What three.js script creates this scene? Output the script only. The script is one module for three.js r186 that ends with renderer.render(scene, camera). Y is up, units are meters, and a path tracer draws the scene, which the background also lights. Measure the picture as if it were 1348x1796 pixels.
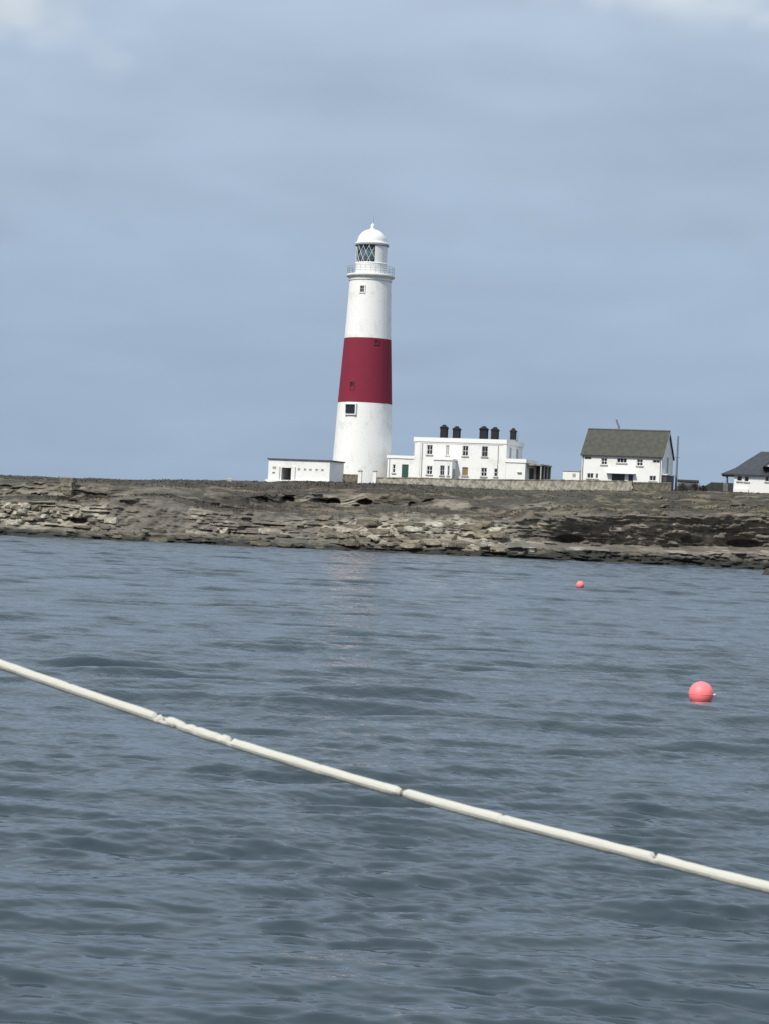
import * as THREE from 'three';
import { mergeGeometries, mergeVertices } from 'three/addons/utils/BufferGeometryUtils.js';

// ------------------------------------------------------------------ camera, sky, sun, exposure
const PW = 1348, PH = 1796, FOCAL = 3773, EYE = 3.0;
const ROLL = 2.6 * Math.PI / 180, PITCH = Math.atan(28 / FOCAL);
const scene = new THREE.Scene();
const camera = new THREE.PerspectiveCamera(2 * Math.atan(PH / 2 / FOCAL) * 180 / Math.PI, 768 / 1024, 0.1, 9000);
camera.position.set(0, EYE, 0);
camera.rotation.order = 'YXZ';
camera.rotation.set(PITCH, 0, ROLL);
camera.focus = 220; camera.userData.fStop = 46;
camera.updateMatrixWorld(true);

const renderer = new THREE.WebGLRenderer({ antialias: true });
renderer.setSize(768, 1024);
renderer.toneMapping = THREE.LinearToneMapping;
renderer.toneMappingExposure = 1.0;
renderer.shadowMap.enabled = true;

const D2R = Math.PI / 180;
const SUN_AZ = -37 * D2R, SUN_EL = 46 * D2R;   // azimuth from behind the camera, negative = to its left
const sunDir = new THREE.Vector3(Math.sin(SUN_AZ) * Math.cos(SUN_EL), Math.sin(SUN_EL), Math.cos(SUN_AZ) * Math.cos(SUN_EL));
const sun = new THREE.DirectionalLight(new THREE.Color(1.0, 0.95, 0.86), 3.9);
sun.position.copy(sunDir).multiplyScalar(700).add(new THREE.Vector3(0, 0, -250));
sun.target.position.set(0, 0, -250);
sun.castShadow = true; sun.shadow.radius = 10;
sun.shadow.mapSize.set(4096, 4096);
Object.assign(sun.shadow.camera, { left: -180, right: 180, top: 180, bottom: -180, near: 1, far: 1500 });
scene.add(sun, sun.target);

// ------------------------------------------------------------------ random and noise
function rng(seed) { let s = seed >>> 0; return () => { s = (s + 0x6D2B79F5) >>> 0; let t = s; t = Math.imul(t ^ (t >>> 15), t | 1); t ^= t + Math.imul(t ^ (t >>> 7), t | 61); return ((t ^ (t >>> 14)) >>> 0) / 4294967296; }; }
function hash3(x, y, z) { let h = Math.imul(x | 0, 374761393) + Math.imul(y | 0, 668265263) + Math.imul(z | 0, 2147483647 ^ 0x5bd1e995); h = Math.imul(h ^ (h >>> 13), 1274126177); h ^= h >>> 16; h = Math.imul(h, 0x85ebca6b); h ^= h >>> 13; return (h >>> 0) / 4294967296; }
const fade = t => t * t * t * (t * (t * 6 - 15) + 10);
const mix = (a, b, t) => a + (b - a) * t;
const clamp = (v, a, b) => Math.min(b, Math.max(a, v));
const sstep = (a, b, v) => { const t = clamp((v - a) / (b - a), 0, 1); return t * t * (3 - 2 * t); };
function vn(x, y, z = 0) {   // value noise 0..1
  const xi = Math.floor(x), yi = Math.floor(y), zi = Math.floor(z), xf = fade(x - xi), yf = fade(y - yi), zf = fade(z - zi);
  const p = k => mix(mix(hash3(xi, yi, zi + k), hash3(xi + 1, yi, zi + k), xf), mix(hash3(xi, yi + 1, zi + k), hash3(xi + 1, yi + 1, zi + k), xf), yf);
  return zf === 0 ? p(0) : mix(p(0), p(1), zf);
}
function fbm(x, y, z = 0, o = 4) { let s = 0, a = 0.5, n = 0; for (let i = 0; i < o; i++) { s += a * vn(x, y, z); n += a; x = x * 2.03 + 17.1; y = y * 2.03 + 5.7; z = z * 2.03 + 9.2; a *= 0.5; } return s / n; }

// ------------------------------------------------------------------ sky: thin grey-blue overcast, brighter towards the zenith
{
  const CLOUDS = [[-0.185, 0.228, 0.035, 0.020, 0.9], [-0.15, 0.252, 0.05, 0.014, 0.7], [0.125, 0.245, 0.045, 0.009, 1.0], [0.17, 0.238, 0.03, 0.009, 0.7], [-0.02, 0.26, 0.12, 0.012, 0.5], [-0.135, 0.207, 0.012, 0.008, 0.3], [0.12, 0.145, 0.02, 0.008, 0.0]];   // paler breaks in the cloud: bearing, elevation, width, height, strength
  const w = 2048, h = 1024, data = new Float32Array(w * h * 4);
  for (let j = 0; j < h; j++) {
    const el = ((j + 0.5) / h - 0.5) * Math.PI, ce = Math.cos(el), se = Math.sin(el);
    for (let i = 0; i < w; i++) {
      const ph = ((i + 0.5) / w - 0.5) * 2 * Math.PI, dx = Math.cos(ph) * ce, dz = Math.sin(ph) * ce;
      const e = Math.max(0, se);
      let r = 0.325, g = 0.424, b = 0.560;
      const up = 1 + 0.92 * e;
      const warm = sstep(0.0, 0.5, e);
      r *= up * (1 + 0.22 * warm); g *= up * (1 + 0.10 * warm); b *= up;
      // cloud sheets: sampled on a level layer so that they flatten towards the horizon
      const k = 1 / (e + 0.10), cx = dx * k, cz = dz * k;
      const sheet = fbm(cx * 1.1 + 3.2, cz * 1.5 + 8.1, 0.5, 5) - 0.5;
      const veil = fbm(dx * 9 + 1.7, se * 34 + 2.2, dz * 9 + 4.4, 4) - 0.5;
      const fine = fbm(dx * 30 + 7.7, se * 85 + 1.2, dz * 30 + 3.4, 3) - 0.5; let m = 1 + 0.17 * sheet + 0.19 * veil * (0.5 + sstep(0.05, 0.16, e)) + 0.08 * fine;
      const pn = fbm(dx * 40 + 11.3, se * 70 + 6.0, dz * 40 + 2.0, 4); let pc = sstep(0.26, 0.5, e) * 0.10;
      if (dz < 0 && e > 0.15 && e < 0.34) for (const [ca, ce2, wa, we, st] of CLOUDS) pc += st * Math.exp(-(((dx / -dz - ca) / wa) ** 2) - ((e - ce2) / we) ** 2);
      const puff = sstep(0.42, 0.86, pn * 1.1 + pc * 0.22) * clamp(pc, 0, 1);
      if (e <= 0) m = 0.9;
      r = r * m + puff * 0.22; g = g * m + puff * 0.19; b = b * m + puff * 0.12;
      const q = (j * w + i) * 4; data[q] = r; data[q + 1] = g; data[q + 2] = b; data[q + 3] = 1;
    }
  }
  const t = new THREE.DataTexture(data, w, h, THREE.RGBAFormat, THREE.FloatType);
  t.mapping = THREE.EquirectangularReflectionMapping; t.magFilter = THREE.LinearFilter; t.minFilter = THREE.LinearFilter; t.needsUpdate = true;
  scene.background = t; scene.environment = t;
}

// ------------------------------------------------------------------ helpers
const used = new Map();
function numbered(n) { const k = used.get(n) ?? 0; used.set(n, k + 1); return k ? `${n}_${String(k).padStart(3, '0')}` : n; }
function tag(o, label, category, group, kind) { o.userData.label = label; if (category) o.userData.category = category; if (group) o.userData.group = group; if (kind) o.userData.kind = kind; return o; }
function thing(name, label, category, pos, turn = 0, group) { const o = new THREE.Group(); o.name = numbered(name); o.position.copy(pos); o.rotation.y = turn; tag(o, label, category, group); scene.add(o); o.updateMatrixWorld(true); return o; }
function part(name, geo, mat, parent) { const m = new THREE.Mesh(Array.isArray(geo) ? (geo.length > 1 ? merge(geo) : geo[0]) : geo, mat); m.name = name; m.castShadow = m.receiveShadow = true; parent.add(m); return m; }
function merge(list) { return mergeGeometries(list.map(g => { const n = g.index ? g.toNonIndexed() : g; for (const k of Object.keys(n.attributes)) if (!['position', 'normal', 'uv'].includes(k)) n.deleteAttribute(k); n.morphAttributes = {}; return n; })); }
function metreUV(g) {   // uv in metres from the two axes a face lies along
  const n = g.index ? g.toNonIndexed() : g, p = n.attributes.position, m = n.attributes.normal, uv = new Float32Array(p.count * 2);
  for (let i = 0; i < p.count; i++) { const ax = Math.abs(m.getX(i)), ay = Math.abs(m.getY(i)), az = Math.abs(m.getZ(i)), x = p.getX(i), y = p.getY(i), z = p.getZ(i);
    if (az >= ax && az >= ay) { uv[i * 2] = x; uv[i * 2 + 1] = y; } else if (ax >= ay) { uv[i * 2] = z; uv[i * 2 + 1] = y; } else { uv[i * 2] = x; uv[i * 2 + 1] = z; } }
  n.setAttribute('uv', new THREE.BufferAttribute(uv, 2)); return n;
}
function bx(x0, x1, y0, y1, z0, z1) { const g = new THREE.BoxGeometry(x1 - x0, y1 - y0, z1 - z0); g.translate((x0 + x1) / 2, (y0 + y1) / 2, (z0 + z1) / 2); return metreUV(g); }
function cyl(r0, r1, h, x, y, z, seg = 12) { const g = new THREE.CylinderGeometry(r1, r0, h, seg); g.translate(x, y + h / 2, z); return g.toNonIndexed(); }
function prismX(pts, x0, x1) { // polygon in (z, y) pushed along x
  const s = new THREE.Shape(pts.map(([z, y]) => new THREE.Vector2(-z, y))); const g = new THREE.ExtrudeGeometry(s, { depth: x1 - x0, bevelEnabled: false }); g.rotateY(Math.PI / 2); g.translate(x0, 0, 0); g.computeVertexNormals(); return metreUV(g);
}
function facade(x0, x1, y0, y1, holes, z0, z1) {
  const s = new THREE.Shape([[x0, y0], [x1, y0], [x1, y1], [x0, y1]].map(p => new THREE.Vector2(...p)));
  for (const [cx, cy, w, h] of holes) s.holes.push(new THREE.Path([[cx - w / 2, cy - h / 2], [cx - w / 2, cy + h / 2], [cx + w / 2, cy + h / 2], [cx + w / 2, cy - h / 2]].map(p => new THREE.Vector2(...p))));
  const g = new THREE.ExtrudeGeometry(s, { depth: z1 - z0, bevelEnabled: false }); g.translate(0, 0, z0); return metreUV(g);
}
// a pixel of the photograph gives a direction; the distance comes from what the thing touches
function ray(px, py) { return new THREE.Vector3((px - PW / 2) / FOCAL, -(py - PH / 2) / FOCAL, -1).applyQuaternion(camera.quaternion); }
function at(px, py, depth) { const d = ray(px, py); return d.multiplyScalar(depth / -d.z).add(camera.position); }
function onPlane(g, px, py, zl = 0) { // point of the building's own front plane (local z = zl)
  const n = new THREE.Vector3(0, 0, 1).applyQuaternion(g.quaternion), o = new THREE.Vector3(0, 0, zl).applyMatrix4(g.matrixWorld), d = ray(px, py);
  const t = o.sub(camera.position).dot(n) / d.dot(n); return g.worldToLocal(d.multiplyScalar(t).add(camera.position));
}

// ------------------------------------------------------------------ textures and materials
function noiseTex(size, fn, srgb) {
  const d = new Uint8Array(size * size * 4);
  for (let j = 0; j < size; j++) for (let i = 0; i < size; i++) { const c = fn(i / size, j / size), q = (j * size + i) * 4; d[q] = c[0] * 255; d[q + 1] = c[1] * 255; d[q + 2] = c[2] * 255; d[q + 3] = 255; }
  const t = new THREE.DataTexture(d, size, size); t.wrapS = t.wrapT = THREE.RepeatWrapping; t.magFilter = THREE.LinearFilter; t.minFilter = THREE.LinearMipmapLinearFilter; t.generateMipmaps = true; if (srgb) t.colorSpace = THREE.SRGBColorSpace; t.needsUpdate = true; return t;
}
function tileFbm(u, v, f, o, seed) { // periodic value noise
  let s = 0, a = 0.5, n = 0;
  for (let k = 0; k < o; k++) { const x = u * f, y = v * f, xi = Math.floor(x), yi = Math.floor(y), xf = fade(x - xi), yf = fade(y - yi), w = i => ((i % f) + f) % f, hh = (i, j) => hash3(w(i), w(j), seed + k * 31);
    s += a * mix(mix(hh(xi, yi), hh(xi + 1, yi), xf), mix(hh(xi, yi + 1), hh(xi + 1, yi + 1), xf), yf); n += a; a *= 0.55; f *= 2; }
  return s / n;
}
const paintTex = noiseTex(512, (u, v) => { const a = tileFbm(u, v, 5, 5, 3), st = tileFbm(u * 1, v * 1, 24, 3, 9); const stain = sstep(0.58, 0.8, a) * 0.05 + sstep(0.6, 0.85, st) * 0.03; return [1 - stain * 0.9, 1 - stain, 1 - stain * 1.15]; }, true);
paintTex.repeat.set(1 / 7, 1 / 7);
const plasterBump = noiseTex(256, (u, v) => { const a = tileFbm(u, v, 8, 5, 21); return [a, a, a]; }); plasterBump.repeat.set(1 / 2, 1 / 2);
const rockBump = noiseTex(512, (u, v) => { const a = 0.6 * tileFbm(u, v, 6, 6, 41) + 0.4 * Math.abs(2 * tileFbm(u, v, 10, 4, 47) - 1); return [a, a, a]; }); rockBump.repeat.set(1 / 3, 1 / 3);
const stoneTex = noiseTex(512, (u, v) => { const a = tileFbm(u, v, 6, 6, 61), b = tileFbm(u, v, 14, 4, 77); const k = 0.76 + 0.5 * (a - 0.5) + 0.35 * (b - 0.5); const t = clamp(k, 0.15, 1); return [t, t * 0.98, t * 0.94]; }, true); stoneTex.repeat.set(1 / 4, 1 / 4);
const tileTex = noiseTex(512, (u, v) => { const a = tileFbm(u, v, 8, 5, 81); const t = clamp(0.86 + 0.22 * (a - 0.5), 0, 1); return [t, t, t * 0.98]; }, true); tileTex.repeat.set(1 / 3, 1 / 3);
const tileBump = noiseTex(256, (u, v) => { const row = Math.floor(v * 12), x = u * 12 + (row % 2) * 0.5, t = Math.min(1, (1 - (v * 12 - row)) * 0.8 + 0.2) * ((x % 1) < 0.05 ? 0.4 : 1); return [t, t, t]; }); tileBump.repeat.set(1 / 3.6, 1 / 3.6);
const std = (c, o = {}) => new THREE.MeshStandardMaterial({ color: new THREE.Color().setRGB(...c), roughness: 0.8, ...o });
const M = {
  white: std([0.80, 0.795, 0.77], { map: paintTex, bumpMap: plasterBump, bumpScale: 0.008, roughness: 0.65 }),
  whiteTrim: std([0.82, 0.815, 0.79], { roughness: 0.55 }),
  red: std([0.195, 0.011, 0.034], { map: paintTex, bumpMap: plasterBump, bumpScale: 0.008, roughness: 0.85 }),
  metalWhite: std([0.78, 0.78, 0.76], { roughness: 0.4 }),
  metalGrey: std([0.22, 0.24, 0.25], { roughness: 0.5 }),
  pane: new THREE.MeshPhysicalMaterial({ color: new THREE.Color(0.018, 0.02, 0.024), roughness: 0.08, ior: 1.5 }),
  amberPane: new THREE.MeshPhysicalMaterial({ color: new THREE.Color(0.24, 0.19, 0.07), roughness: 0.3 }),
  lanternGlass: new THREE.MeshPhysicalMaterial({ color: new THREE.Color(0.82, 0.9, 0.92), transmission: 1, thickness: 0, roughness: 0.03, ior: 1.5, side: THREE.DoubleSide }),
  lens: new THREE.MeshPhysicalMaterial({ color: new THREE.Color(0.16, 0.22, 0.22), roughness: 0.12, metalness: 0.2, clearcoat: 1 }),
  frame: std([0.72, 0.72, 0.70], { roughness: 0.5 }),
  greyFrame: std([0.34, 0.34, 0.32], { roughness: 0.6 }),
  sill: std([0.36, 0.355, 0.33]),
  chimney: std([0.007, 0.009, 0.014], { roughness: 0.75 }),
  greenDoor: std([0.022, 0.075, 0.055], { roughness: 0.5 }),
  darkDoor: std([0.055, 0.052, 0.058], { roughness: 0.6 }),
  felt: std([0.11, 0.115, 0.12], { map: tileTex }),
  oliveRoof: std([0.090, 0.090, 0.076], { map: tileTex, bumpMap: tileBump, bumpScale: 0.03, roughness: 0.9 }),
  slate: std([0.05, 0.057, 0.07], { map: tileTex, bumpMap: tileBump, bumpScale: 0.02, roughness: 0.6 }),
  stone: std([0.60, 0.58, 0.52], { map: stoneTex, bumpMap: rockBump, bumpScale: 0.06, roughness: 0.95 }),
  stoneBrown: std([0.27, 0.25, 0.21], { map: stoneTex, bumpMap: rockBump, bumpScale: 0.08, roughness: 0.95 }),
  coping: std([0.42, 0.40, 0.35], { map: stoneTex, bumpMap: rockBump, bumpScale: 0.03, roughness: 0.95 }),
  greenFelt: std([0.03, 0.045, 0.035]),
  fence: std([0.045, 0.045, 0.05], { map: tileTex }),
  fenceGrey: std([0.17, 0.19, 0.195], { map: tileTex }),
  pipe: std([0.16, 0.17, 0.18], { roughness: 0.5 }),
  pole: std([0.16, 0.19, 0.24], { roughness: 0.7 }),
};

// ------------------------------------------------------------------ sea: one sheet, waves as geometry
const WAVES = (() => {
  const r = rng(77), list = [];
  const add = (n, l0, l1, slope, spread, mean) => { for (let i = 0; i < n; i++) { const L = l0 * Math.pow(l1 / l0, (i + r()) / n), k = 2 * Math.PI / L, a = mean + (r() + r() + r() - 1.5) / 1.5 * spread; list.push({ L, k, kx: k * Math.sin(a), kz: k * Math.cos(a), sx: Math.sin(a), sz: Math.cos(a), A: slope / Math.sqrt(n) * Math.SQRT2 / k, p: r() * 6.283, g: r() * 100 }); } };
  add(7, 4.5, 12, 0.026, 0.55, 0.2);
  add(26, 1.0, 3.2, 0.096, 0.85, 0.05);
  add(44, 0.4, 1.0, 0.108, 0.9, 0.0);
  add(60, 0.12, 0.4, 0.160, 1.0, 0.05);
  return list;
})();
function sea(x, z, ds, dsx) {
  let ox = 0, y = 0, oz = 0;
  const gust = 0.55 + 0.95 * sstep(0.28, 0.72, fbm(x * 0.30 + 40, z * 0.22 + 12, 0, 2)), gust2 = 0.55 + 0.9 * sstep(0.25, 0.75, fbm(x * 0.7 + 9, z * 0.5 + 71, 0, 2));
  for (const w of WAVES) {
    const lim = Math.max(ds * Math.abs(w.sz), dsx * Math.abs(w.sx)), f = clamp((w.L / lim - 2.4) / 2.2, 0, 1); if (f <= 0) continue;
    const t = w.kx * x + w.kz * z + w.p, A = w.A * f * (w.L > 4 ? 1 : w.L > 0.9 ? gust : gust2), c = Math.cos(t), sn = Math.sin(t);
    y += A * (sn - (w.L < 5 ? 0.4 : 0.1) * sn * c);   // leaning waves, steeper on the side they run towards ox += 0.3 * A * w.sx * c; oz += 0.3 * A * w.sz * c;
  }
  return [ox, y, oz + 0.5 * y];   // crests lean the way the wind drives them, towards the boat
}
{
  const rows = []; for (const d of [-3000, -300, -60, -15, 0, 4, 7]) rows.push([d, 0]);
  for (let d = 9; d < 276;) { rows.push([d, 1]); d += clamp(0.0027 * d, 0.032, 0.2); }
  for (const d of [280, 300, 360, 500, 900, 4000]) rows.push([d, 0]);
  const NC = 430, outer = [4, 12, 40, 160, 700, 4000], cols = [];
  for (let k = outer.length - 1; k >= 0; k--) cols.push([-1, -outer[k]]);
  for (let i = 0; i <= NC; i++) cols.push([i / NC * 2 - 1, 0]);
  for (const o of outer) cols.push([1, o]);
  const nR = rows.length, nC = cols.length, pos = new Float32Array(nR * nC * 3), uv = new Float32Array(nR * nC * 2);
  for (let j = 0; j < nR; j++) {
    const [d, on] = rows[j], half = 0.27 * clamp(d, 9, 280) + 2.5, ds = clamp(0.0027 * d, 0.032, 0.2), dsx = half * 2 / NC;
    const edge = sstep(9, 10.5, d) * (1 - sstep(271, 276, d) * 0.4);
    for (let i = 0; i < nC; i++) {
      const [u, o] = cols[i], x = u * half + o, z = -d, q = j * nC + i;
      let ox = 0, y = 0, oz = 0;
      if (on && o === 0) { const e = edge * (1 - sstep(0.97, 1, Math.abs(u))); if (e > 0) { [ox, y, oz] = sea(x, z, ds, dsx); ox *= e; y *= e; oz *= e; } }
      pos[q * 3] = x + ox; pos[q * 3 + 1] = y; pos[q * 3 + 2] = z + oz; uv[q * 2] = x; uv[q * 2 + 1] = z;
    }
  }
  const idx = new Uint32Array((nR - 1) * (nC - 1) * 6); let q = 0;
  for (let j = 0; j < nR - 1; j++) for (let i = 0; i < nC - 1; i++) { const a = j * nC + i, b = a + 1, c = a + nC, e = c + 1; idx[q++] = a; idx[q++] = b; idx[q++] = c; idx[q++] = b; idx[q++] = e; idx[q++] = c; }
  const g = new THREE.BufferGeometry(); g.setAttribute('position', new THREE.BufferAttribute(pos, 3)); g.setAttribute('uv', new THREE.BufferAttribute(uv, 2)); g.setIndex(new THREE.BufferAttribute(idx, 1)); g.computeVertexNormals();
  const ripple = (() => { // periodic sum of short waves
    const r = rng(5), N = 1024, comps = []; for (let i = 0; i < 46; i++) { const m = 14 + Math.floor(r() * 46), a = (r() - 0.5) * 2.4, kx = Math.round(m * Math.sin(a)), ky = Math.round(m * Math.cos(a)); comps.push([kx, ky, r() * 6.28, 1 / Math.hypot(kx, ky)]); }
    const tot = comps.reduce((s, c) => s + c[3] * c[3] / 2, 0) ** 0.5;
    return noiseTex(N, (u, v) => { let s = 0; for (const [kx, ky, p, a] of comps) s += a * Math.sin(6.2831853 * (kx * u + ky * v) + p); const t = clamp(0.5 + s / tot * 0.14, 0, 1); return [t, t, t]; });
  })(); ripple.repeat.set(1 / 6, 1 / 6);
  const m = new THREE.Mesh(g, new THREE.MeshPhysicalMaterial({ color: new THREE.Color(0.024, 0.039, 0.047), roughness: 0.10, ior: 1.45, bumpMap: ripple, bumpScale: 0.015 }));
  m.name = 'sea'; m.receiveShadow = true; tag(m, 'choppy grey-blue sea between the rope and the shore', null, null, 'structure'); scene.add(m);
}

// ------------------------------------------------------------------ headland: ledges, low cliff, turf slope and plateau as one surface
const SHORE = 264;
// photo column : [metres behind the waterline, height] for foot, ledge lip, ledge back, wall foot, wall lip, scarp foot, scarp top, slope top
const SECT = [
  [-700, [[0, 0], [1.5, .9], [3.5, 1.3], [5, 2.0], [6.2, 4.0], [10, 4.8], [12, 6.2], [60, 8.2]]],
  [0, [[0, 0], [1.5, .9], [3.5, 1.3], [5, 2.0], [6.2, 4.2], [9, 4.9], [11, 6.4], [60, 8.15]]],
  [130, [[0, 0], [1.2, .8], [3.0, 1.2], [4.4, 1.8], [6.2, 4.3], [9, 5.1], [11, 6.6], [60, 8.4]]],
  [250, [[0, 0], [1.2, 1.0], [3.0, 1.3], [3.6, 1.7], [6.2, 5.4], [9, 5.9], [13, 6.5], [60, 8.7]]],
  [400, [[0, 0], [1.0, .7], [3.0, 1.0], [4.0, 1.5], [6.5, 3.7], [12, 4.7], [15, 5.9], [60, 9.0]]],
  [490, [[0, 0], [1.4, .8], [3.4, 1.2], [4.6, 1.8], [7.4, 3.6], [22, 5.4], [24, 6.6], [60, 9.3]]],
  [560, [[0, 0], [1.5, .8], [3.5, 1.3], [5.0, 2.0], [8.0, 3.6], [27, 5.7], [28.6, 7.0], [60, 9.4]]],
  [700, [[0, 0], [1.5, 1.0], [3.0, 1.4], [4.0, 2.0], [9.0, 4.2], [26, 6.0], [27.5, 7.0], [60, 9.5]]],
  [880, [[0, 0], [1.0, 1.2], [3.0, 1.5], [6.0, 2.2], [8.0, 4.2], [18, 5.6], [21, 6.2], [60, 9.45]]],
  [950, [[0, 0], [.6, 1.35], [4.5, 1.6], [7.2, 2.3], [7.4, 5.2], [14, 6.2], [19, 6.8], [60, 9.5]]],
  [1010, [[0, 0], [.5, 1.45], [6.0, 1.7], [9.5, 2.3], [7.4, 5.5], [13, 6.5], [17, 7.2], [60, 9.6]]],
  [1150, [[0, 0], [.6, 1.55], [7.0, 1.75], [9.5, 2.2], [7.55, 6.0], [13, 7.0], [17, 7.9], [60, 10.0]]],
  [1348, [[0, 0], [.6, 1.95], [7.0, 2.2], [9.8, 2.7], [7.85, 6.7], [13, 7.7], [18, 8.6], [60, 10.55]]],
  [2000, [[0, 0], [.6, 2.0], [7.0, 2.2], [10.6, 2.8], [7.7, 6.8], [13, 7.8], [18, 8.8], [60, 10.8]]],
].map(([px, p]) => { const h8 = p[7][1]; const back = 3 + (h8 - 3) * (SHORE + 84) / (SHORE + 60) - 0.06; return { x: (px - 674) / FOCAL * SHORE, p: [[-6, -3], ...p, [84, back], [150, back - 0.6], [420, -6]] }; });
function section(x) {
  let i = 0; while (i < SECT.length - 2 && x > SECT[i + 1].x) i++;
  const a = SECT[i], b = SECT[i + 1], t = sstep(0, 1, clamp((x - a.x) / (b.x - a.x), 0, 1));
  return a.p.map((q, k) => [mix(q[0], b.p[k][0], t), mix(q[1], b.p[k][1], t)]);
}
function plateau(x, z) { // ground height on the slope and plateau, without its small hummocks
  const s = section(x), b = -z - SHORE; for (let k = 7; k < 11; k++) if (b <= s[k + 1][0]) return mix(s[k][1], s[k + 1][1], clamp((b - s[k][0]) / (s[k + 1][0] - s[k][0]), 0, 1)); return 0;
}
const xAt = (px, d) => (px - 674) / FOCAL * d;
const CAVES = [ // x, height, half width, half height, depth
  [xAt(506, 290), 6.05, 1.0, 0.65, 1.8], [xAt(560, 292), 6.15, 1.2, 0.42, 1.8], [xAt(584, 292), 6.15, 1.0, 0.5, 2.6], [xAt(640, 292), 6.35, 1.1, 0.4, 2.0], [xAt(628, 292), 5.75, .9, 0.28, 1.4],
  [xAt(455, 285), 5.9, 1.3, 0.5, 1.4], [xAt(722, 290), 6.2, .6, .5, 1.2],
  [xAt(1000, 273), 2.7, 1.9, 0.5, 1.6], [xAt(1215, 273), 3.3, 1.6, 0.45, 1.2], [xAt(1305, 274), 3.1, 2.2, 0.5, 1.7], [xAt(140, 269), 2.2, 1.1, .4, 1.2], [xAt(395, 268), 1.5, .9, .35, 1.0],
];
const COUNTS = [8, 24, 14, 16, 64, 60, 40, 110, 26, 6, 5];
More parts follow.
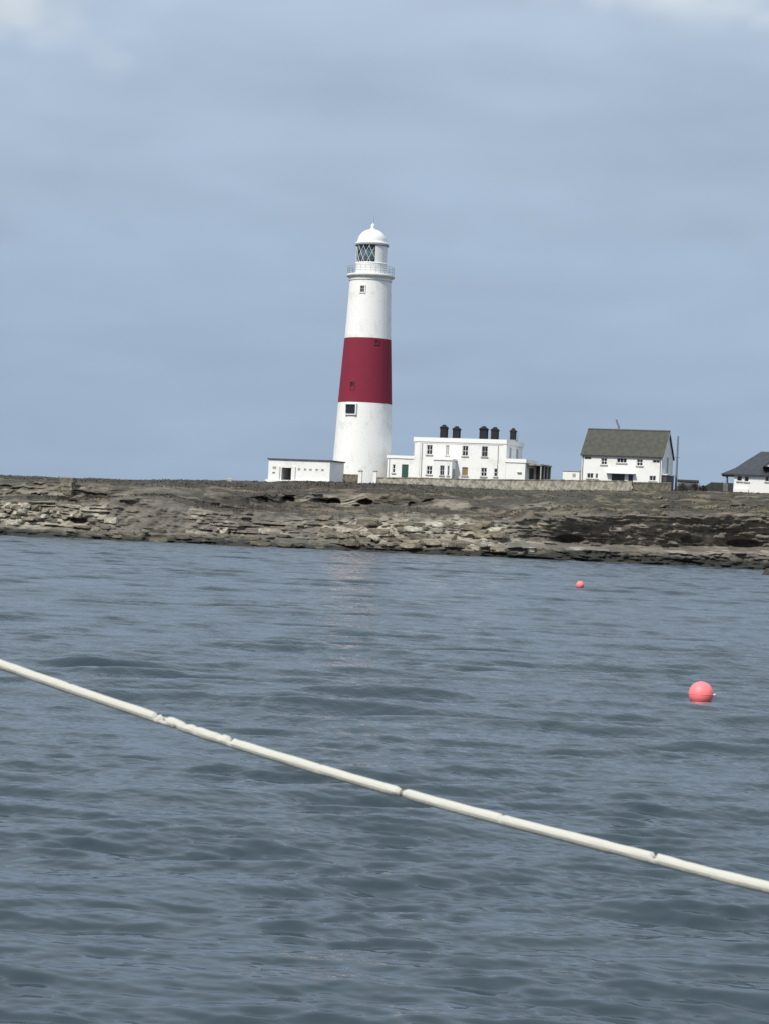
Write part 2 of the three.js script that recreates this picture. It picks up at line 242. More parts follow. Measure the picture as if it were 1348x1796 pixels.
const terrain = (() => {
  const xs = []; { let x = -64; while (x <= 64) { xs.push(x); x += 0.13; } let s = 0.25, a = -64, b = xs[xs.length - 1]; while (b < 600) { a -= s; b += s; s *= 1.12; xs.unshift(a); xs.push(b); } }
  const vs = []; COUNTS.forEach((n, k) => { for (let i = 0; i < n; i++) vs.push([k, i / n]); }); vs.push([COUNTS.length - 1, 1]);
  const nC = xs.length, nR = vs.length, pos = new Float32Array(nC * nR * 3), col = new Float32Array(nC * nR * 3), uv = new Float32Array(nC * nR * 2);
  const C = (r, g, b) => [r, g, b], lerp3 = (a, b, t) => [mix(a[0], b[0], t), mix(a[1], b[1], t), mix(a[2], b[2], t)];
  const turfA = C(.031, .028, .021), turfB = C(.058, .050, .036), soil = C(.140, .112, .080), straw = C(.150, .128, .080), rockA = C(.096, .086, .072), rockB = C(.170, .150, .122), pale = C(.33, .295, .235), palest = C(.50, .47, .39), algae = C(.026, .027, .022), weed = C(.062, .060, .034);
  for (let i = 0; i < nC; i++) {
    const x = xs[i], s = section(x), pxs = x / SHORE * FOCAL + 674;
    const right = sstep(930, 1010, pxs), heap = sstep(545, 620, pxs) * (1 - sstep(870, 915, pxs)), leftPale = 1 - sstep(120, 210, pxs), smooth = sstep(200, 235, pxs) * (1 - sstep(310, 370, pxs));
    for (let j = 0; j < nR; j++) {
      const [k, t] = vs[j]; let b = mix(s[k][0], s[k + 1][0], t), h = mix(s[k][1], s[k + 1][1], t);
      const V = k + t;
      // plan irregularity of the shore and cliff line
      const ledgeFlat = 1 - 0.85 * right * sstep(1.95, 2.1, V) * (1 - sstep(2.9, 3.2, V)), cliffW = ledgeFlat * sstep(0.4, 1.2, V) * (1 - sstep(5, 6.5, V)) + sstep(5.6, 6, V) * (1 - sstep(7, 7.4, V)) * 0.8;
      b += (fbm(x * 0.11 + 5, 3.3, 0, 3) - 0.5) * 3.2 * (1 - sstep(7, 9, V)) * sstep(0, 1, V) + (fbm(x * 0.45, h * 0.5, 2.2, 3) - 0.5) * 1.5 * cliffW * (1 - 0.6 * right);
      // beds: each has its own overhang, broken by joints
      const warp = (fbm(x * 0.07, 9.1, 0, 3) - 0.5) * 1.6 + x * 0.006, bt = 0.5, lay = (h + warp) / bt + 40 + 0.5 * Math.sin(Math.floor((h + warp) / 1.7) * 2.1), li = Math.floor(lay);
      const jw = 1.3 + 3.6 * hash3(li, 5, 1), jx = x / jw + hash3(li, 2, 9) * 50 + 0.25 * vn(x * 1.3, h * 2, 4), ji = Math.floor(jx), jf = jx - ji;
      const o0 = hash3(li, ji, 3), o1 = hash3(li, ji + 1, 3), off = mix(o0, o1, sstep(0.8, 1, jf));
      const bedW = cliffW * (1 - 0.85 * smooth * sstep(3.4, 4.0, V));
      b -= (off - 0.5) * 0.95 * bedW * mix(1, 0.6, right);
      h += (hash3(li, ji, 8) - 0.5) * 0.28 * bedW;
      const l2 = Math.floor((h + warp * 1.1) / 0.21 + 90), w2 = 0.45 + 1.1 * hash3(l2, 7, 2), q2 = x / w2 + hash3(l2, 3, 6) * 40 + 0.2 * vn(x * 2.1, h * 3, 9), i2 = Math.floor(q2);
      b -= (mix(hash3(l2, i2, 33), hash3(l2, i2 + 1, 33), sstep(0.72, 1, q2 - i2)) - 0.5) * 0.34 * cliffW * (1 - 0.8 * smooth);
      b -= (fbm(x * 1.1 + 3, h * 1.8, 7.7, 4) - 0.5) * 0.8 * cliffW;
      if (heap > 0 && V > 2 && V < 5.2) { const bl = Math.abs(fbm(x * 0.8, h * 1.3, 6.1, 3) - 0.5) * 2; b -= heap * (0.5 - bl) * 1.4; h += heap * (vn(x * 1.2, h * 1.5 + 8, 1.2) - 0.5) * 0.5; }
      // turf hummocks and little scarps on the slope
      const slopeW = sstep(5, 5.5, V) * (1 - sstep(9, 9.8, V));
      if (slopeW > 0) { const rg = 1 - Math.abs(2 * fbm(x * 0.16 + 2, b * 0.22, 3.1, 4) - 1); h += slopeW * ((rg - 0.62) * 0.75 * (1 - 0.5 * sstep(7.8, 8, V)) + (fbm(x * 0.9, b * 0.9, 1.1, 3) - 0.5) * 0.30); }
      const terW = sstep(5.05, 5.3, V) * (1 - sstep(7.5, 8.0, V)); // small turf steps across the slope
      if (terW > 0) { const tt = b * 0.20 + 3.4 * fbm(x * 0.06 + 3, b * 0.08, 4.2, 4), fr = tt - Math.floor(tt); h += terW * 0.55 * vn(x * 0.12, Math.floor(tt) * 3.1, 5) * (sstep(0.0, 0.14, fr) - fr); }
      for (const [cx, cy, cw, ch, cd] of CAVES) { if (Math.abs(x - cx) > cw * 1.4 || V < 2.4 || V > 7.6) continue; const e = 1 - ((x - cx) / cw) ** 2 - ((h - cy) / ch) ** 2; if (e > -0.3) b += cd * sstep(-0.3, 0.6, e); }
      const q = (j * nC + i) * 3; pos[q] = x; pos[q + 1] = h; pos[q + 2] = -SHORE - b;
      uv[(j * nC + i) * 2] = x; uv[(j * nC + i) * 2 + 1] = V < 5 ? h : b;
      // ---- what the ground is made of
      const n1 = fbm(x * 0.22, h * 0.9, 11, 4), n2 = fbm(x * 1.3, h * 3.1 + b * 0.4, 5, 3), n3 = fbm(x * 0.10 + 7, b * 0.35, 2, 4);
      let c = lerp3(rockA, rockB, sstep(0.25, 0.75, 0.30 * hash3(li, ji, 14) + 0.35 * n2 + 0.35 * n1));
      const pl = sstep(0.50, 0.66, 0.50 * n1 + 0.22 * hash3(li, ji, 19) + 0.28 * n2 + 0.19 * heap + 0.10 * leftPale * (h < 4.2 ? 1 : 0) - 0.10 * smooth - 0.02 - (V < 3.4 ? 0.16 : 0) + (V > 1.95 && V < 3.1 ? 0.26 * right : 0));
      c = lerp3(c, pale, pl * 0.9); if (heap + leftPale > 0.3 && hash3(li, ji, 23) > 0.86) c = lerp3(c, palest, 0.6 * pl);
      // turf, straw grass and bare soil on the slope
      if (V > 4.85) {
        let tf = lerp3(turfA, turfB, sstep(0.3, 0.7, n2 * 0.6 + n3 * 0.4));
        const so = sstep(0.50, 0.64, 0.55 * fbm(x * 0.14 + 3, b * 0.55 + h, 8, 4) + 0.45 * fbm(x * 0.7, b * 1.4, 3, 3) + 0.05 * (V < 7 ? 1 : 0) - 0.10 * sstep(7.3, 7.8, V) * (1 - right) - 0.045);
        tf = lerp3(tf, lerp3(soil, straw, right * 0.7), so);
        const edge = sstep(4.9, 5.35, V + (n2 - 0.5) * 0.9); const scarp = sstep(5.8, 6.1, V) * (1 - sstep(6.9, 7.2, V));
        c = lerp3(c, tf, edge * (1 - scarp * 0.55 * sstep(0.42, 0.6, n1)));
      }
      // weed and wet rock along the tide line
      const tide = h - 0.75 - 0.45 * right - (n1 - 0.5) * 1.0 - (n2 - 0.5) * 0.5;
      c = lerp3(c, weed, 0.6 * (1 - sstep(0.1, 0.6, tide)) * sstep(0.35, 0.6, n2)); c = lerp3(c, algae, 1 - sstep(-0.2, 0.12, tide));
      col[q] = c[0]; col[q + 1] = c[1]; col[q + 2] = c[2];
    }
  }
  const idx = new Uint32Array((nR - 1) * (nC - 1) * 6); let q = 0;
  for (let j = 0; j < nR - 1; j++) for (let i = 0; i < nC - 1; i++) { const a = j * nC + i, b = a + 1, c = a + nC, e = c + 1; idx[q++] = a; idx[q++] = b; idx[q++] = c; idx[q++] = b; idx[q++] = e; idx[q++] = c; }
  const g = new THREE.BufferGeometry(); g.setAttribute('position', new THREE.BufferAttribute(pos, 3)); g.setAttribute('color', new THREE.BufferAttribute(col, 3)); g.setAttribute('uv', new THREE.BufferAttribute(uv, 2)); g.setIndex(new THREE.BufferAttribute(idx, 1)); g.computeVertexNormals();
  const m = new THREE.Mesh(g, new THREE.MeshStandardMaterial({ vertexColors: true, roughness: 0.95, bumpMap: rockBump, bumpScale: 0.10 }));
  m.name = 'headland'; m.castShadow = m.receiveShadow = true; tag(m, 'low limestone headland with ledges, dark hollows and brown turf', null, null, 'structure'); scene.add(m);
  const colOf = x => { let lo = 0, hi = nC - 1; while (hi - lo > 1) { const md = (lo + hi) >> 1; if (xs[md] < x) lo = md; else hi = md; } return lo; };
  const rowOf = V => { let k = Math.floor(V), s = 0; for (let i = 0; i < k; i++) s += COUNTS[i]; return Math.min(nR - 1, s + Math.round((V - k) * COUNTS[k])); };
  const point = (x, V) => { const q = (rowOf(V) * nC + colOf(x)) * 3; return new THREE.Vector3(pos[q], pos[q + 1], pos[q + 2]); };
  // the surface point seen at a photo pixel: nearest row whose point projects there
  const seen = (px, py) => { let best = null, bd = 1e9; for (let j = 8; j < nR - 12; j++) { const d0 = SHORE + 12, x0 = xAt(px, d0); const q0 = (j * nC + colOf(x0)) * 3, x1 = xAt(px, -pos[q0 + 2]); const q = (j * nC + colOf(x1)) * 3; const v = new THREE.Vector3(pos[q], pos[q + 1], pos[q + 2]).project(camera); const d = Math.abs((1 - v.y) / 2 * PH - py); if (d < bd - 0.3) { bd = d; best = q; } } return new THREE.Vector3(pos[best], pos[best + 1], pos[best + 2]); };
  const groundAt = (x, z) => { const i = colOf(x); for (let j = rowOf(5); j < nR - 1; j++) { const q = (j * nC + i) * 3, p = ((j + 1) * nC + i) * 3; if (-pos[q + 2] <= -z && -pos[p + 2] >= -z) { const t = (z - pos[q + 2]) / (pos[p + 2] - pos[q + 2]); return mix(pos[q + 1], pos[p + 1], t); } } return plateau(x, z); };
  return { point, seen, groundAt };
})();

// ------------------------------------------------------------------ buildings
const TURN = -20 * D2R;
function addWindow(parent, cx, cy, w, h, o = {}) {
  const z = o.z ?? 0, bar = o.bar ?? 0.07, gs = [];
  const fw = 0.09, d0 = z - 0.17, d1 = z - 0.09;
  gs.push(bx(cx - w / 2, cx - w / 2 + fw, cy - h / 2, cy + h / 2, d0, d1), bx(cx + w / 2 - fw, cx + w / 2, cy - h / 2, cy + h / 2, d0, d1), bx(cx - w / 2 + fw, cx + w / 2 - fw, cy - h / 2, cy - h / 2 + fw, d0, d1), bx(cx - w / 2 + fw, cx + w / 2 - fw, cy + h / 2 - fw, cy + h / 2, d0, d1));
  for (let i = 1; i < (o.cols ?? 2); i++) { const x = cx - w / 2 + w * i / (o.cols ?? 2); gs.push(bx(x - bar / 2, x + bar / 2, cy - h / 2 + fw, cy + h / 2 - fw, d0 + 0.015, d1 - 0.01)); }
  for (let i = 1; i < (o.rows ?? 2); i++) { const y = cy - h / 2 + h * i / (o.rows ?? 2); gs.push(bx(cx - w / 2 + fw, cx + w / 2 - fw, y - bar / 2, y + bar / 2, d0 + 0.02, d1 - 0.005)); }
  const win = part('window', gs, o.frame ?? M.frame, parent);
  part('pane', bx(cx - w / 2 + 0.01, cx + w / 2 - 0.01, cy - h / 2 + 0.01, cy + h / 2 - 0.01, d0 - 0.05, d0 - 0.01), o.pane ?? M.pane, win);
  if (o.sill !== false) part('sill', bx(cx - w / 2 - 0.12, cx + w / 2 + 0.12, cy - h / 2 - 0.17, cy - h / 2 - 0.005, z - 0.05, z + 0.14), o.sillMat ?? M.sill, win);
  return win;
}
const S = 338 / FOCAL;   // metres per photo pixel at the row of houses
function windowsOf(g, list, z = 0) { return list.map(([px, py, w, h, o]) => { const p = onPlane(g, px, py, z); return [p.x, p.y, w * S, h * S, o]; }); }

// ---- lighthouse
{
  const base = at(633.5, 846, 348); base.y = plateau(base.x, -348) - 0.2;
  const L = thing('lighthouse', 'tall white lighthouse with one broad red band and domed lantern', 'lighthouse', base, 0);
  const s = 348 / FOCAL, H = py => (at(640, py, 348).y - base.y);
  const lathe = (pts, seg = 72) => { const g = new THREE.LatheGeometry(pts.map(p => new THREE.Vector2(...p)), seg); const p = g.attributes.position, uv = g.attributes.uv; const rr = pts[0][0]; for (let i = 0; i < p.count; i++) uv.setXY(i, uv.getX(i) * Math.PI * 2 * rr, p.getY(i)); return g; };
  const r = py => { const ks = [[850, 53.5], [830, 52.3], [780, 49.7], [707, 46.7], [650, 43.6], [595, 40.5], [540, 38], [492, 36.2]]; for (let i = 0; i < ks.length - 1; i++) if (py <= ks[i][0] && py >= ks[i + 1][0]) return s * mix(ks[i][1], ks[i + 1][1], (ks[i][0] - py) / (ks[i][0] - ks[i + 1][0])); return s * (py > 850 ? 53.5 : 36.2); };
  const span = (a, b, n = 8) => Array.from({ length: n + 1 }, (_, i) => { const py = mix(a, b, i / n); return [r(py), H(py)]; });
  part('tower_base', lathe([[r(850), -1.2], ...span(848, 708)]), M.white, L);
  part('red_band', lathe([[r(708) - 0.25, H(708)], [r(708) + 0.03, H(708)], ...span(707.6, 595.4).map(([a, b]) => [a + 0.03, b]), [r(595) + 0.03, H(595)], [r(595) - 0.25, H(595)]]), M.red, L);
  part('tower_shaft', lathe(span(595, 493)), M.white, L);
  const yG = H(486);
  const gal = part('gallery', lathe([[r(493), H(494)], [r(493) + 0.12, H(493.5)], [r(493) + 0.12, H(490.5)], [r(493) + 0.02, H(490.2)], [r(493) + 0.02, H(489.5)], [r(493) + 0.22, H(487.6)], [r(493) + 0.52, H(486.6)], [r(493) + 0.52, H(483.2)], [r(493) + 0.42, H(482.6)], [0.1, H(482.2)]]), M.white, L);
  const floorY = H(482.2), rg = r(493) + 0.40;
  { const gs = []; for (let i = 0; i < 28; i++) { const a = i / 28 * Math.PI * 2; gs.push(cyl(0.024, 0.024, 1.25, Math.sin(a) * rg, floorY - 0.02, Math.cos(a) * rg, 6)); } for (const y of [0.45, 0.85, 1.22]) { const t = new THREE.TorusGeometry(rg, 0.022, 6, 72); t.rotateX(Math.PI / 2); t.translate(0, floorY + y, 0); gs.push(t.toNonIndexed()); } part('railing', gs, M.metalGrey, gal); }
  const rl = 27.2 * s;
  const lan = part('lantern', lathe([[rl, floorY - 0.02], [rl, H(464)], [rl + 0.06, H(463.6)], [rl + 0.06, H(461.6)], [rl - 0.15, H(461.5)]]), M.metalWhite, L);
  const y0 = H(461.5), y1 = H(428.5), A0 = -112 * D2R, A1 = 14 * D2R;
  const glass = new THREE.CylinderGeometry(rl - 0.07, rl - 0.07, y1 - y0, 40, 1, true, A0, A1 - A0); glass.translate(0, (y0 + y1) / 2, 0); part('lantern_pane', glass, M.lanternGlass, lan);
  const blank = new THREE.CylinderGeometry(rl - 0.02, rl - 0.02, y1 - y0, 60, 1, true, A1, Math.PI * 2 - (A1 - A0)); blank.translate(0, (y0 + y1) / 2, 0);
  const blankIn = blank.clone(); blankIn.scale(0.975, 1, 0.975); part('blanking_panel', [blank.toNonIndexed(), blankIn.toNonIndexed()], M.metalWhite, lan);
  { // slanting glazing bars
    const bar = (a, sgn) => { const pts = []; for (let k = 0; k <= 8; k++) { const t = k / 8, an = a + sgn * t * 0.62; if (an < A0 || an > A1) continue; pts.push(new THREE.Vector3(Math.sin(an) * (rl - 0.03), mix(y1, y0, t), Math.cos(an) * (rl - 0.03))); } return pts.length > 2 ? new THREE.TubeGeometry(new THREE.CatmullRomCurve3(pts), 10, 0.032, 5).toNonIndexed() : null; };
    for (let k = 0; k < 7; k++) for (const sg of [1, -1]) { const g = bar(A0 + 0.1 + k * 0.40 + (sg < 0 ? 0.2 : 0), sg); if (g) part('glazing_bar', g, M.metalWhite, lan); } }
  { const pts = []; for (let k = 0; k <= 24; k++) { const t = k / 24, rib = (k % 2) * 0.09; pts.push(new THREE.Vector2(1.55 + 0.35 * Math.sin(t * Math.PI) - rib, mix(y0 + 0.15, y1 - 0.25, t))); } pts.unshift(new THREE.Vector2(0.01, y0 + 0.15)); pts.push(new THREE.Vector2(0.01, y1 - 0.25)); part('lens', new THREE.LatheGeometry(pts, 24), M.lens, lan); part('lens_pedestal', cyl(0.9, 0.9, 0.5, 0, y0 - 0.34, 0, 20), M.metalGrey, lan); }
  const dome = part('dome', lathe([[rl - 0.1, y1 - 0.12], [rl + 0.12, y1 - 0.12], [rl + 0.18, y1 + 0.02], [rl + 0.18, y1 + 0.22], [rl - 0.05, y1 + 0.3], ...Array.from({ length: 14 }, (_, i) => { const a = i / 13 * Math.PI / 2; return [Math.max(0.02, Math.cos(a) * (rl - 0.12) + 0.0), y1 + 0.34 + Math.sin(a) * 2.15]; })]), M.metalWhite, L);
  part('eaves_gutter', lathe([[rl + 0.0, y1 - 0.30], [rl + 0.16, y1 - 0.28], [rl + 0.19, y1 - 0.125], [rl - 0.1, y1 - 0.125]]), M.metalGrey, lan);
  const top = y1 + 0.34 + 2.15;
  part('finial', lathe([[0.42, top - 0.12], [0.40, top + 0.1], [0.22, top + 0.22], [0.34, top + 0.45], [0.30, top + 0.7], [0.10, top + 0.9], [0.03, top + 1.0]], 20), M.metalWhite, dome);
  part('lightning_rod', cyl(0.03, 0.015, 1.5, 0.1, top + 0.8, 0, 6), M.metalGrey, dome);
  // windows stand in proud surrounds on the round wall
  const tw = (px, py, w, h, surround, paneMat, frameMat, pr) => {
    const R = r(py), c = at(633.5 + (846 - py) * Math.tan(ROLL), py, 348), dx = at(px, py, 348 - R).x * 1 - base.x, a = Math.asin(clamp(dx / R, -0.95, 0.95));
    const y = at(px, py, 348 - R * Math.cos(a)).y - base.y, W = w * s, HH = h * s, f = 0.16;
    const gs = [bx(-W / 2 - f, -W / 2, -HH / 2 - f, HH / 2 + f, -0.9, pr), bx(W / 2, W / 2 + f, -HH / 2 - f, HH / 2 + f, -0.9, pr), bx(-W / 2, W / 2, HH / 2, HH / 2 + f, -0.9, pr), bx(-W / 2, W / 2, -HH / 2 - f, -HH / 2, -0.9, pr)];
    const put = g => { g.translate(0, 0, R); g.rotateY(a); g.translate(0, y, 0); return g; };
    const win = part('window', put(merge(gs)), surround, L); part('pane', put(bx(-W / 2, W / 2, -HH / 2, HH / 2, -0.85, 0.05)), paneMat, win);
    if (frameMat) part('frame', put(merge([bx(-0.04, 0.04, -HH / 2, HH / 2, 0.05, 0.09), bx(-W / 2, W / 2, -0.04, 0.04, 0.051, 0.085)])), frameMat, win); return win; };
  tw(636, 506.5, 7, 11, M.white, M.pane, M.greyFrame, 0.16);
  tw(660, 600, 6, 7, M.red, M.pane, null, 0.14);
  tw(618, 676, 6, 12, M.red, M.pane, null, 0.14);
  const big = tw(616, 717.5, 19, 16.5, M.white, M.pane, null, 0.3); big.userData.label = 'wide opening in a deep white surround just under the red band';
}

// ---- flat-roofed keepers' house
{
  const o = at(805, 838, 338); const g = thing('flat_roofed_house', 'white two-storey flat-roofed house with five black chimneys right of the lighthouse', 'house', o, TURN);
  const gy = -1.2, xl = onPlane(g, 725.5, 803).x, xr = onPlane(g, 885, 805).x, yt = onPlane(g, 805, 769.5).y, D = 9.2;
  const up = windowsOf(g, [[752.5, 788.5, 11, 17, {}], [784, 789, 7, 18, { cols: 2, rows: 2, pane: M.greyFrame }], [815, 791, 11, 18, {}], [849, 793, 11, 18, { frame: M.greyFrame }]]);
  const lo = windowsOf(g, [[752, 826, 11, 15, {}], [814.5, 826.5, 11, 15, { pane: M.amberPane, frame: M.greyFrame, cols: 1, rows: 1 }], [847.5, 828, 11, 15, {}], [868.5, 828, 7, 14, { cols: 1, rows: 2 }]]);
  const yU = up.reduce((s, w) => s + w[1], 0) / up.length, yL = lo.reduce((s, w) => s + w[1], 0) / lo.length; up.forEach(w => w[1] = yU); lo.forEach(w => w[1] = yL);
  part('wall', [facade(xl, xr, gy, yt, [...up, ...lo], -0.35, 0), bx(xl, xr, gy, yt, -D, -0.352)], M.white, g);
  const ph = 0.62, pj = 0.16;
  part('parapet', [bx(xl - pj, xr + pj, yt - ph, yt + 0.06, 0.003, pj), bx(xl - pj, xl - 0.003, yt - ph, yt + 0.058, -D - pj, 0.003), bx(xr + 0.003, xr + pj, yt - ph, yt + 0.058, -D - pj, 0.003), bx(xl - pj, xr + pj, yt - ph, yt + 0.056, -D - pj, -D - 0.003)], M.whiteTrim, g);
  part('string_course', bx(xl - 0.05, xr + 0.05, yt - ph - 0.22, yt - ph - 0.1, -0.02, 0.06), M.whiteTrim, g);
  const roof = part('roof', bx(xl + 0.3, xr - 0.3, yt + 0.002, yt + 0.05, -D + 0.3, -0.3), M.felt, g);
  for (const w of [...up, ...lo]) addWindow(g, w[0], w[1], w[2], w[3], { ...w[4] });
  for (const px of [733, 884]) { const p = onPlane(g, px, 800); part('pilaster', bx(p.x - 0.3, p.x + 0.28, gy, yt - ph - 0.225, 0.002, 0.10), M.white, g); }
  { const p = onPlane(g, 734.5, 800); part('drainpipe', cyl(0.05, 0.05, yt - ph - gy - 0.3, p.x + 0.45, gy, 0.12, 8), M.sill, g); const q = onPlane(g, 872.5, 800); part('drainpipe', cyl(0.05, 0.05, yt - ph - gy - 0.3, q.x, gy, 0.08, 8), M.sill, g); }
  // chimneys: black stacks with a flared cap and a pot
  const chim = (px, pyTop, w, zl, pyBase, stalk) => { const c = onPlane(g, px, (pyTop + pyBase) / 2, zl), t = onPlane(g, px, pyTop, zl).y, b = yt + 0.04, W = w * S * 0.93, cap = 0.07;
    const ps = []; const dz = 0.42; const body0 = stalk ? onPlane(g, px, pyBase, zl).y : b;
    ps.push(bx(c.x - W / 2 + cap, c.x + W / 2 - cap, body0, t - 0.62, zl - dz, zl + dz), bx(c.x - W / 2, c.x + W / 2, t - 0.62, t - 0.42, zl - dz - cap, zl + dz + cap));
    const tp = new THREE.CylinderGeometry(W * 0.34, W * 0.66, 0.26, 4, 1); tp.rotateY(Math.PI / 4); tp.translate(c.x, t - 0.29, zl); ps.push(metreUV(tp)); ps.push(bx(c.x - W * 0.2, c.x + W * 0.2, t - 0.16, t, zl - 0.2, zl + 0.2));
    const m = part('chimney', ps, M.chimney, roof); if (stalk) part('chimney_base', bx(c.x - 0.55, c.x + 0.55, b, body0 - 0.003, zl - 0.5, zl + 0.5), M.stone, m); };
  chim(778, 745, 14.5, -3.2, 767); chim(800, 747.5, 14.5, -3.2, 768); chim(847.5, 747.5, 16, -3.2, 769); chim(867, 749, 14.5, -3.2, 770); chim(899, 751, 11.5, -7.0, 771.5, true);
  { const c = onPlane(g, 906.5, 775, -6.0); part('aerial', cyl(0.05, 0.03, 1.9, c.x, yt - 0.2, -6.0, 6), M.pipe, roof); }
  { // the shaded east side: two windows
    for (const z of [-2.6, -6.4]) { const gs = bx(xr + 0.003, xr + 0.03, yU - 0.8, yU + 0.8, z - 0.5, z + 0.5); part('side_window', gs, M.greyFrame, g); } }
  // porch in front of the door
  { const z1 = 2.0, pl = onPlane(g, 759, 822, z1).x, pr = onPlane(g, 791.5, 822, z1).x, pt = onPlane(g, 775, 805, z1).y;
    const w2 = [onPlane(g, 774.5, 825, z1), onPlane(g, 785.5, 825, z1)], wins = [[w2[0].x, w2[0].y, 0.72, 1.55], [w2[1].x, w2[0].y, 0.32, 1.55]];
    const pw = part('porch', [facade(pl, pr, gy, pt, wins, z1 - 0.3, z1), bx(pl, pr, gy, pt, 0.004, z1 - 0.302)], M.white, g);
    wins.forEach(w => addWindow(g, w[0], w[1], w[2], w[3], { z: z1, cols: w[2] > 0.5 ? 2 : 1, rows: 2, frame: M.greyFrame }));
    part('porch_cornice', bx(pl - 0.15, pr + 0.15, pt - 0.18, pt + 0.1, 0.006, z1 + 0.15), M.whiteTrim, pw);
    const s = new THREE.Shape(); s.moveTo(-0.5, gy); s.lineTo(-0.5, 0.9); s.absarc(0, 0.9, 0.5, Math.PI, 0, true); s.lineTo(0.5, gy); const d = new THREE.ExtrudeGeometry(s, { depth: 0.05, bevelEnabled: false }); d.rotateY(Math.PI / 2); d.translate(pr + 0.003, 0, 1.0); part('porch_door', metreUV(d), M.greyFrame, pw); }
  // west wing with a green door
  { const wl = onPlane(g, 678.5, 818, -0.3).x, wr = xl - 0.004, wt = onPlane(g, 703, 800.5, -0.3).y, wz = -0.3;
    const win = onPlane(g, 690, 822, wz), dr = onPlane(g, 709.5, 825, wz), holes = [[win.x, win.y, 0.5, 1.35], [dr.x, dr.y - 0.4, 1.1, 2.7]];
    part('west_wing', [facade(wl, wr, gy, wt, holes, wz - 0.3, wz), bx(wl, wr, gy, wt, wz - 5.2, wz - 0.302)], M.white, g);
    part('west_wing_parapet', bx(wl - 0.14, wr, wt - 0.32, wt + 0.14, wz - 5.3, wz + 0.14), M.whiteTrim, g);
    addWindow(g, win.x, win.y, 0.5, 1.35, { z: wz, cols: 1 });
    const d = part('door', bx(dr.x - 0.54, dr.x + 0.54, dr.y - 1.74, dr.y + 0.94, wz - 0.2, wz - 0.1), M.greenDoor, g); part('door_knob', bx(dr.x + 0.34, dr.x + 0.42, dr.y - 0.3, dr.y - 0.2, wz - 0.1, wz - 0.04), M.metalGrey, d);
    part('drainpipe', cyl(0.05, 0.05, wt - 0.35 - gy, wl + 0.35, gy, wz + 0.07, 8), M.sill, g); }
  // east wing and its verandah
  { const el = xr + 0.004, er = onPlane(g, 920, 822, 0.05).x, et = onPlane(g, 902, 806.5, 0.05).y;
    part('east_wing', bx(el, er, gy, et, -6.5, 0.05), M.white, g);
    part('east_wing_parapet', bx(el - 0.003, er + 0.16, et - 0.42, et + 0.16, -6.6, 0.2), M.whiteTrim, g);
    const b = onPlane(g, 910, 828, 0.05); part('bench_ledge', bx(b.x - 0.35, b.x + 0.35, b.y - 0.1, b.y, 0.052, 0.35), M.sill, g);
    const vt = onPlane(g, 935, 816, -3).y, vr = er + 2.5;
    const v = part('verandah_roof', bx(er + 0.003, vr, vt - 0.12, vt + 0.12, -6.4, -0.6), M.coping, g);
    for (const [x, z] of [[vr - 0.2, -0.8], [vr - 0.2, -2.7], [vr - 0.2, -4.5], [vr - 0.2, -6.2]]) part('verandah_post', bx(x - 0.09, x + 0.09, gy, vt - 0.123, z - 0.09, z + 0.09), M.greyFrame, v);
    part('verandah_back', bx(er + 0.003, vr - 0.35, gy, vt - 0.123, -6.38, -6.2), M.stoneBrown, v); part('side_door', bx(er + 0.003, er + 0.05, gy, vt - 0.5, -4.6, -2.2), M.greenDoor, v); }  // back wall coloured brown, not white, to deepen the shade under the roof
}

// ---- flat-roofed hut beside the lighthouse
{
  const o = at(524, 844, 335); const g = thing('flat_roofed_hut', 'low white flat-roofed hut with a black doorway left of the lighthouse', 'hut', o, TURN);
  const xl = onPlane(g, 471, 825).x, xr = onPlane(g, 578.5, 827).x, yt = onPlane(g, 524, 807.5).y, D = 6.0, gy = -1.2;
  const d = onPlane(g, 502.5, 832), hole = [d.x, d.y - 0.5, 1.65, 3.1], vents = [];
  for (const px of [525, 535.5, 545, 556, 566, 570.5]) { const p = onPlane(g, px, 823.5); vents.push([p.x, yt - 1.42, 0.42, 0.34]); } { const p = onPlane(g, 482, 820); vents.push([p.x, yt - 1.3, 0.6, 0.4], [p.x - 0.1, yt - 2.1, 0.5, 0.3]); }
  vents.splice(5, 1);
  part('wall', [facade(xl, xr, gy, yt, [hole, ...vents], -0.4, 0), bx(xl, d.x - 0.9, gy, yt, -D, -0.402), bx(d.x + 0.9, xr, gy, yt, -D, -0.402), bx(d.x - 0.898, d.x + 0.898, gy, yt, -D, -4.4), bx(d.x - 0.898, d.x + 0.898, d.y + 1.06, yt - 0.002, -4.398, -0.404)], M.white, g);
  for (const v of vents) part('vent', bx(v[0] - v[2] / 2 + 0.005, v[0] + v[2] / 2 - 0.005, v[1] - v[3] / 2 + 0.005, v[1] + v[3] / 2 - 0.005, -0.35, -0.09), M.sill, g);
  const dr = part('door', bx(d.x + 0.72, d.x + 0.79, gy, d.y + 1.02, -1.3, -0.12), M.greyFrame, g); part('door_handle', bx(d.x + 0.64, d.x + 0.718, 0.5, 0.58, -1.22, -1.1), M.metalGrey, dr); part('floor', bx(d.x - 0.89, d.x + 0.89, gy, -0.35, -4.39, -0.2), M.stoneBrown, g);
  part('roof', bx(xl - 0.18, xr + 0.18, yt + 0.003, yt + 0.2, -D - 0.15, 0.18), M.felt, g);
  part('skirting', bx(xl - 0.35, xr + 0.12, gy, 0.12, 0.004, 0.3), M.whiteTrim, g);
  for (const px of [489, 516]) { const p = onPlane(g, px, 830); part('buttress', bx(p.x - 0.22, p.x + 0.22, gy, yt - 1.0, 0.003, 0.22), M.white, g); }
}

